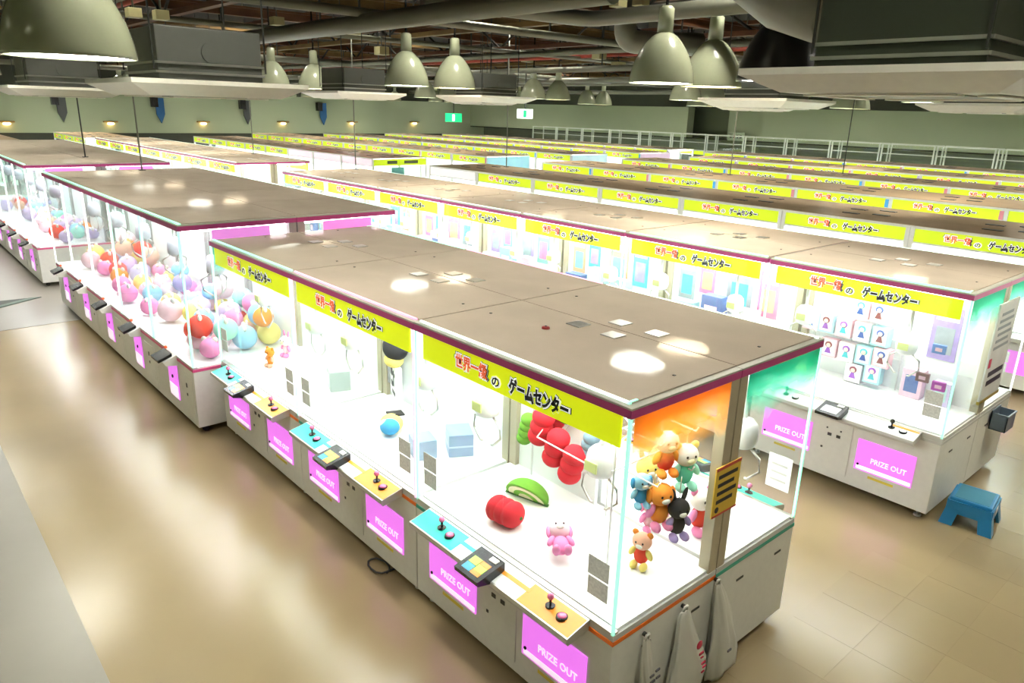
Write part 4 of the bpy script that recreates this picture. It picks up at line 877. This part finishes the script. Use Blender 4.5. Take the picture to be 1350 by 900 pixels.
RMK = mat('bag_red', (.55, .03, .08), .5); DMK = mat('bag_dark', (.12, .12, .14), .5)
bag('small crumpled white carrier bag nearest the front corner', .27, .72, .12, .05, .15, .06, .05, 3, [(.27, .50, .018, DMK, 'bar'), (.32, .515, .018, DMK, 'bar'), (.28, .455, .022, DMK, 'bar'), (.33, .46, .018, DMK, 'bar'), (.29, .41, .018, DMK, 'bar')])
bag('wide white carrier bag printed with red marks at block end', .63, .735, .03, .07, .36, .05, .07, 5, [(.70, .50, .030, RMK, 'dot'), (.735, .42, .022, RMK, 'bar'), (.745, .385, .012, RMK, 'bar'), (.77, .33, .02, RMK, 'bar'), (.785, .295, .018, RMK, 'bar'), (.775, .26, .014, RMK, 'bar')])
bag('long pale carrier bag hanging under the beige column', .965, .77, .05, .05, .29, .14, .075, 8, [(1.06, .27, .02, DMK, 'bar')])
# blue stool
ST = mat('stool_blue', (.012, .19, .42), .35, var=.06); STT = mat('stool_top', (.04, .20, .30), .5)
st = thing('step_stool', 'blue plastic step stool beside the second row', 'stool', (.42, 4.66, 0), .12)
obj('seat', mesh('seat', ST, lambda bm: box(bm, -.17, .17, -.19, .19, .235, .268, .015)), st)
obj('anti_slip_pad', mesh('pad', STT, lambda bm: box(bm, -.14, .14, -.16, .16, .268, .2705, .0)), st)
def leg(sx, sy):
    def f(bm):
        t = [(-.17*1, -.19), (-.06, -.19), (-.06, -.165), (-.145, -.165), (-.145, -.09), (-.17, -.09)]
        top_ = [bm.verts.new((sx*abs(a)*1.0, sy*abs(b_), .24)) for a, b_ in t]; bot = [bm.verts.new((sx*(abs(a)+.045), sy*(abs(b_)+.045), .003)) for a, b_ in t]
        n = len(t); bm.faces.new(top_); bm.faces.new(bot[::-1])
        for i in range(n): bm.faces.new((top_[i], bot[i], bot[(i+1) % n], top_[(i+1) % n]))
    return f
for sx in (-1, 1):
    for sy in (-1, 1): obj('leg', mesh('leg', ST, leg(sx, sy)), st)
for s in (-1, 1):
    obj('apron', mesh('apron', ST, lambda bm, s=s: prism(bm, [(-.17, .24), (.17, .24), (.19, .12), (-.19, .12)], s*.19, s*.205, 'y')), st)
    obj('apron', mesh('apron', ST, lambda bm, s=s: prism(bm, [(-.19, .24), (.19, .24), (.21, .12), (-.21, .12)], s*.17, s*.185, 'x')), st)
obj('label', mesh('label', mat('paper', (.9, .92, .92), .6), lambda bm: box(bm, .186, .188, -.05, .04, .15, .22)), st)
# poster stand and pocket on the near end of the second row
o = thing('poster_board', 'tall white rules board on the near end of second row', 'sign', (.185, 5.25, 1.05), 0)
obj('board', mesh('board', mat('board_white', (.62, .64, .62), .5, var=.2, scale=5), lambda bm: box(bm, -.006, .012, -.28, .28, 0, .95, .003)), o)
for k in range(6): obj('writing', mesh('writing', mat('board_grey', (.25, .28, .3), .5), lambda bm, k=k: box(bm, .012, .014, -.22+.02*(k % 3), .2-.05*(k % 2), .50+k*.065, .53+k*.065)), o)
obj('red_mark', mesh('red_mark', RMK, lambda bm: box(bm, .012, .0145, -.26, -.19, .33, .42)), o)
for k in range(2): obj('writing', mesh('writing', INK, lambda bm, k=k: box(bm, .012, .0145, -.2, .22, .14+k*.09, .19+k*.09)), o)
obj('bottom_rail', mesh('bottom_rail', mat('board_gold', (.4, .3, .05), .4, .5), lambda bm: box(bm, -.008, .016, -.285, .285, -.03, 0)), o)
o = thing('pocket_box', 'grey plastic pocket box on the end of second row', 'box', (.165, 5.72, .60))
def pocket(bm):
    for b_ in ((.01, .02, -.13, .13, 0, .2), (.15, .16, -.13, .13, 0, .17), (.01, .16, -.13, -.12, 0, .18), (.01, .16, .12, .13, 0, .18), (.01, .16, -.13, .13, 0, .01)): box(bm, *b_)
obj('tray', mesh('tray', mat('pocket_grey', (.13, .17, .22), .4), pocket), o); obj('rim', mesh('rim', mat('pocket_rim', (.2, .25, .3), .4), lambda bm: box(bm, .152, .166, -.135, .135, .165, .18)), o)
# cable loop under the block, floor mat
tag(obj('cable_loop', mesh('cable_loop', RUBBER, lambda bm: tube(bm, [(-2.42+.12*math.cos(a/12*2*PI), -.02+.07*math.sin(a/12*2*PI), .012+.004*(a % 2)) for a in range(12)]+[(-2.3, .1, .012), (-2.2, .4, .012)], .008, 6))), 'black power cable looped under the nearest block', 'cable')
o = thing('floor_mat', 'dark grey mat on the aisle floor at far left', 'mat', (-12.9, -1.2, .004)); obj('pad', mesh('pad', mat('mat_grey', (.07, .08, .07), .7), lambda bm: prism(bm, [(-.9, -1.4), (.5, -1.4), (-.75, .55)], 0, .012, 'z')), o); obj('border', mesh('border', mat('mat_green', (.12, .17, .14), .6), lambda bm: prism(bm, [(.5, -1.4), (.62, -1.4), (-.72, .75), (-.75, .55)], 0, .014, 'z')), o)
# printed sheets on the back panels of the second row, seen above the nearest roof
SH = [('cyan', (.10, .55, .75)), ('pink', (.80, .22, .42)), ('lilac', (.36, .28, .58)), ('peach', (.85, .42, .25)), ('grey', (.32, .36, .40)), ('mint', (.22, .62, .50))]
for i in range(7):
    xr = .176-1.925*i
    for j, (dx, wd, z0, z1) in enumerate(((-.45, .26, 1.30, 1.84), (-.84, .34, 1.25, 1.88), (-1.30, .22, 1.42, 1.86), (-1.60, .24, 1.3, 1.8))):
        if i == 0 and j in (1, 2, 3): continue
        nm, c = SH[(i*5+j*3+2) % 6]; pc = SH[(i*5+j*3+4) % 6]
        o = thing('back_sheet', '%s printed sheet, %s on back panel of %s second-row machine' % (nm, ('rightmost', 'right of centre', 'left of centre', 'leftmost')[j], ORD[i]), 'poster', (xr+dx, 5.196, z0), 0, 'printed sheets in the second row')
        obj('sheet', B('bs_%s%d' % (nm, j), mat('sheet_'+nm, c, .5, var=.35, scale=9), (-wd/2, wd/2, -.003, .003, 0, z1-z0)), o)
        obj('picture', B('bp_%s%d' % (pc[0], j), mat('sheet_'+pc[0], pc[1], .5, var=.35, scale=9), (-wd*.33, wd*.33, -.006, -.003, (z1-z0)*.12, (z1-z0)*.62)), o)
        obj('heading', B('bh_%d' % j, mat('paper', (.9, .92, .92), .6), (-wd*.4, wd*.4, -.006, -.003, (z1-z0)*.74, (z1-z0)*.9)), o)
o = thing('red_cap', 'small red cap lying on the nearest machine roof', 'cap', (-1.24, .60, 2.1965)); obj('cap', mesh('cap', mat('cap_red', (.4, .02, .02), .4), lambda bm: lathe(bm, [(.028, 0), (.026, .012), (.014, .016)], 14)), o); obj('button', mesh('button', DARKM, lambda bm: lathe(bm, [(.008, .0155), (.006, .02)], 8)), o)
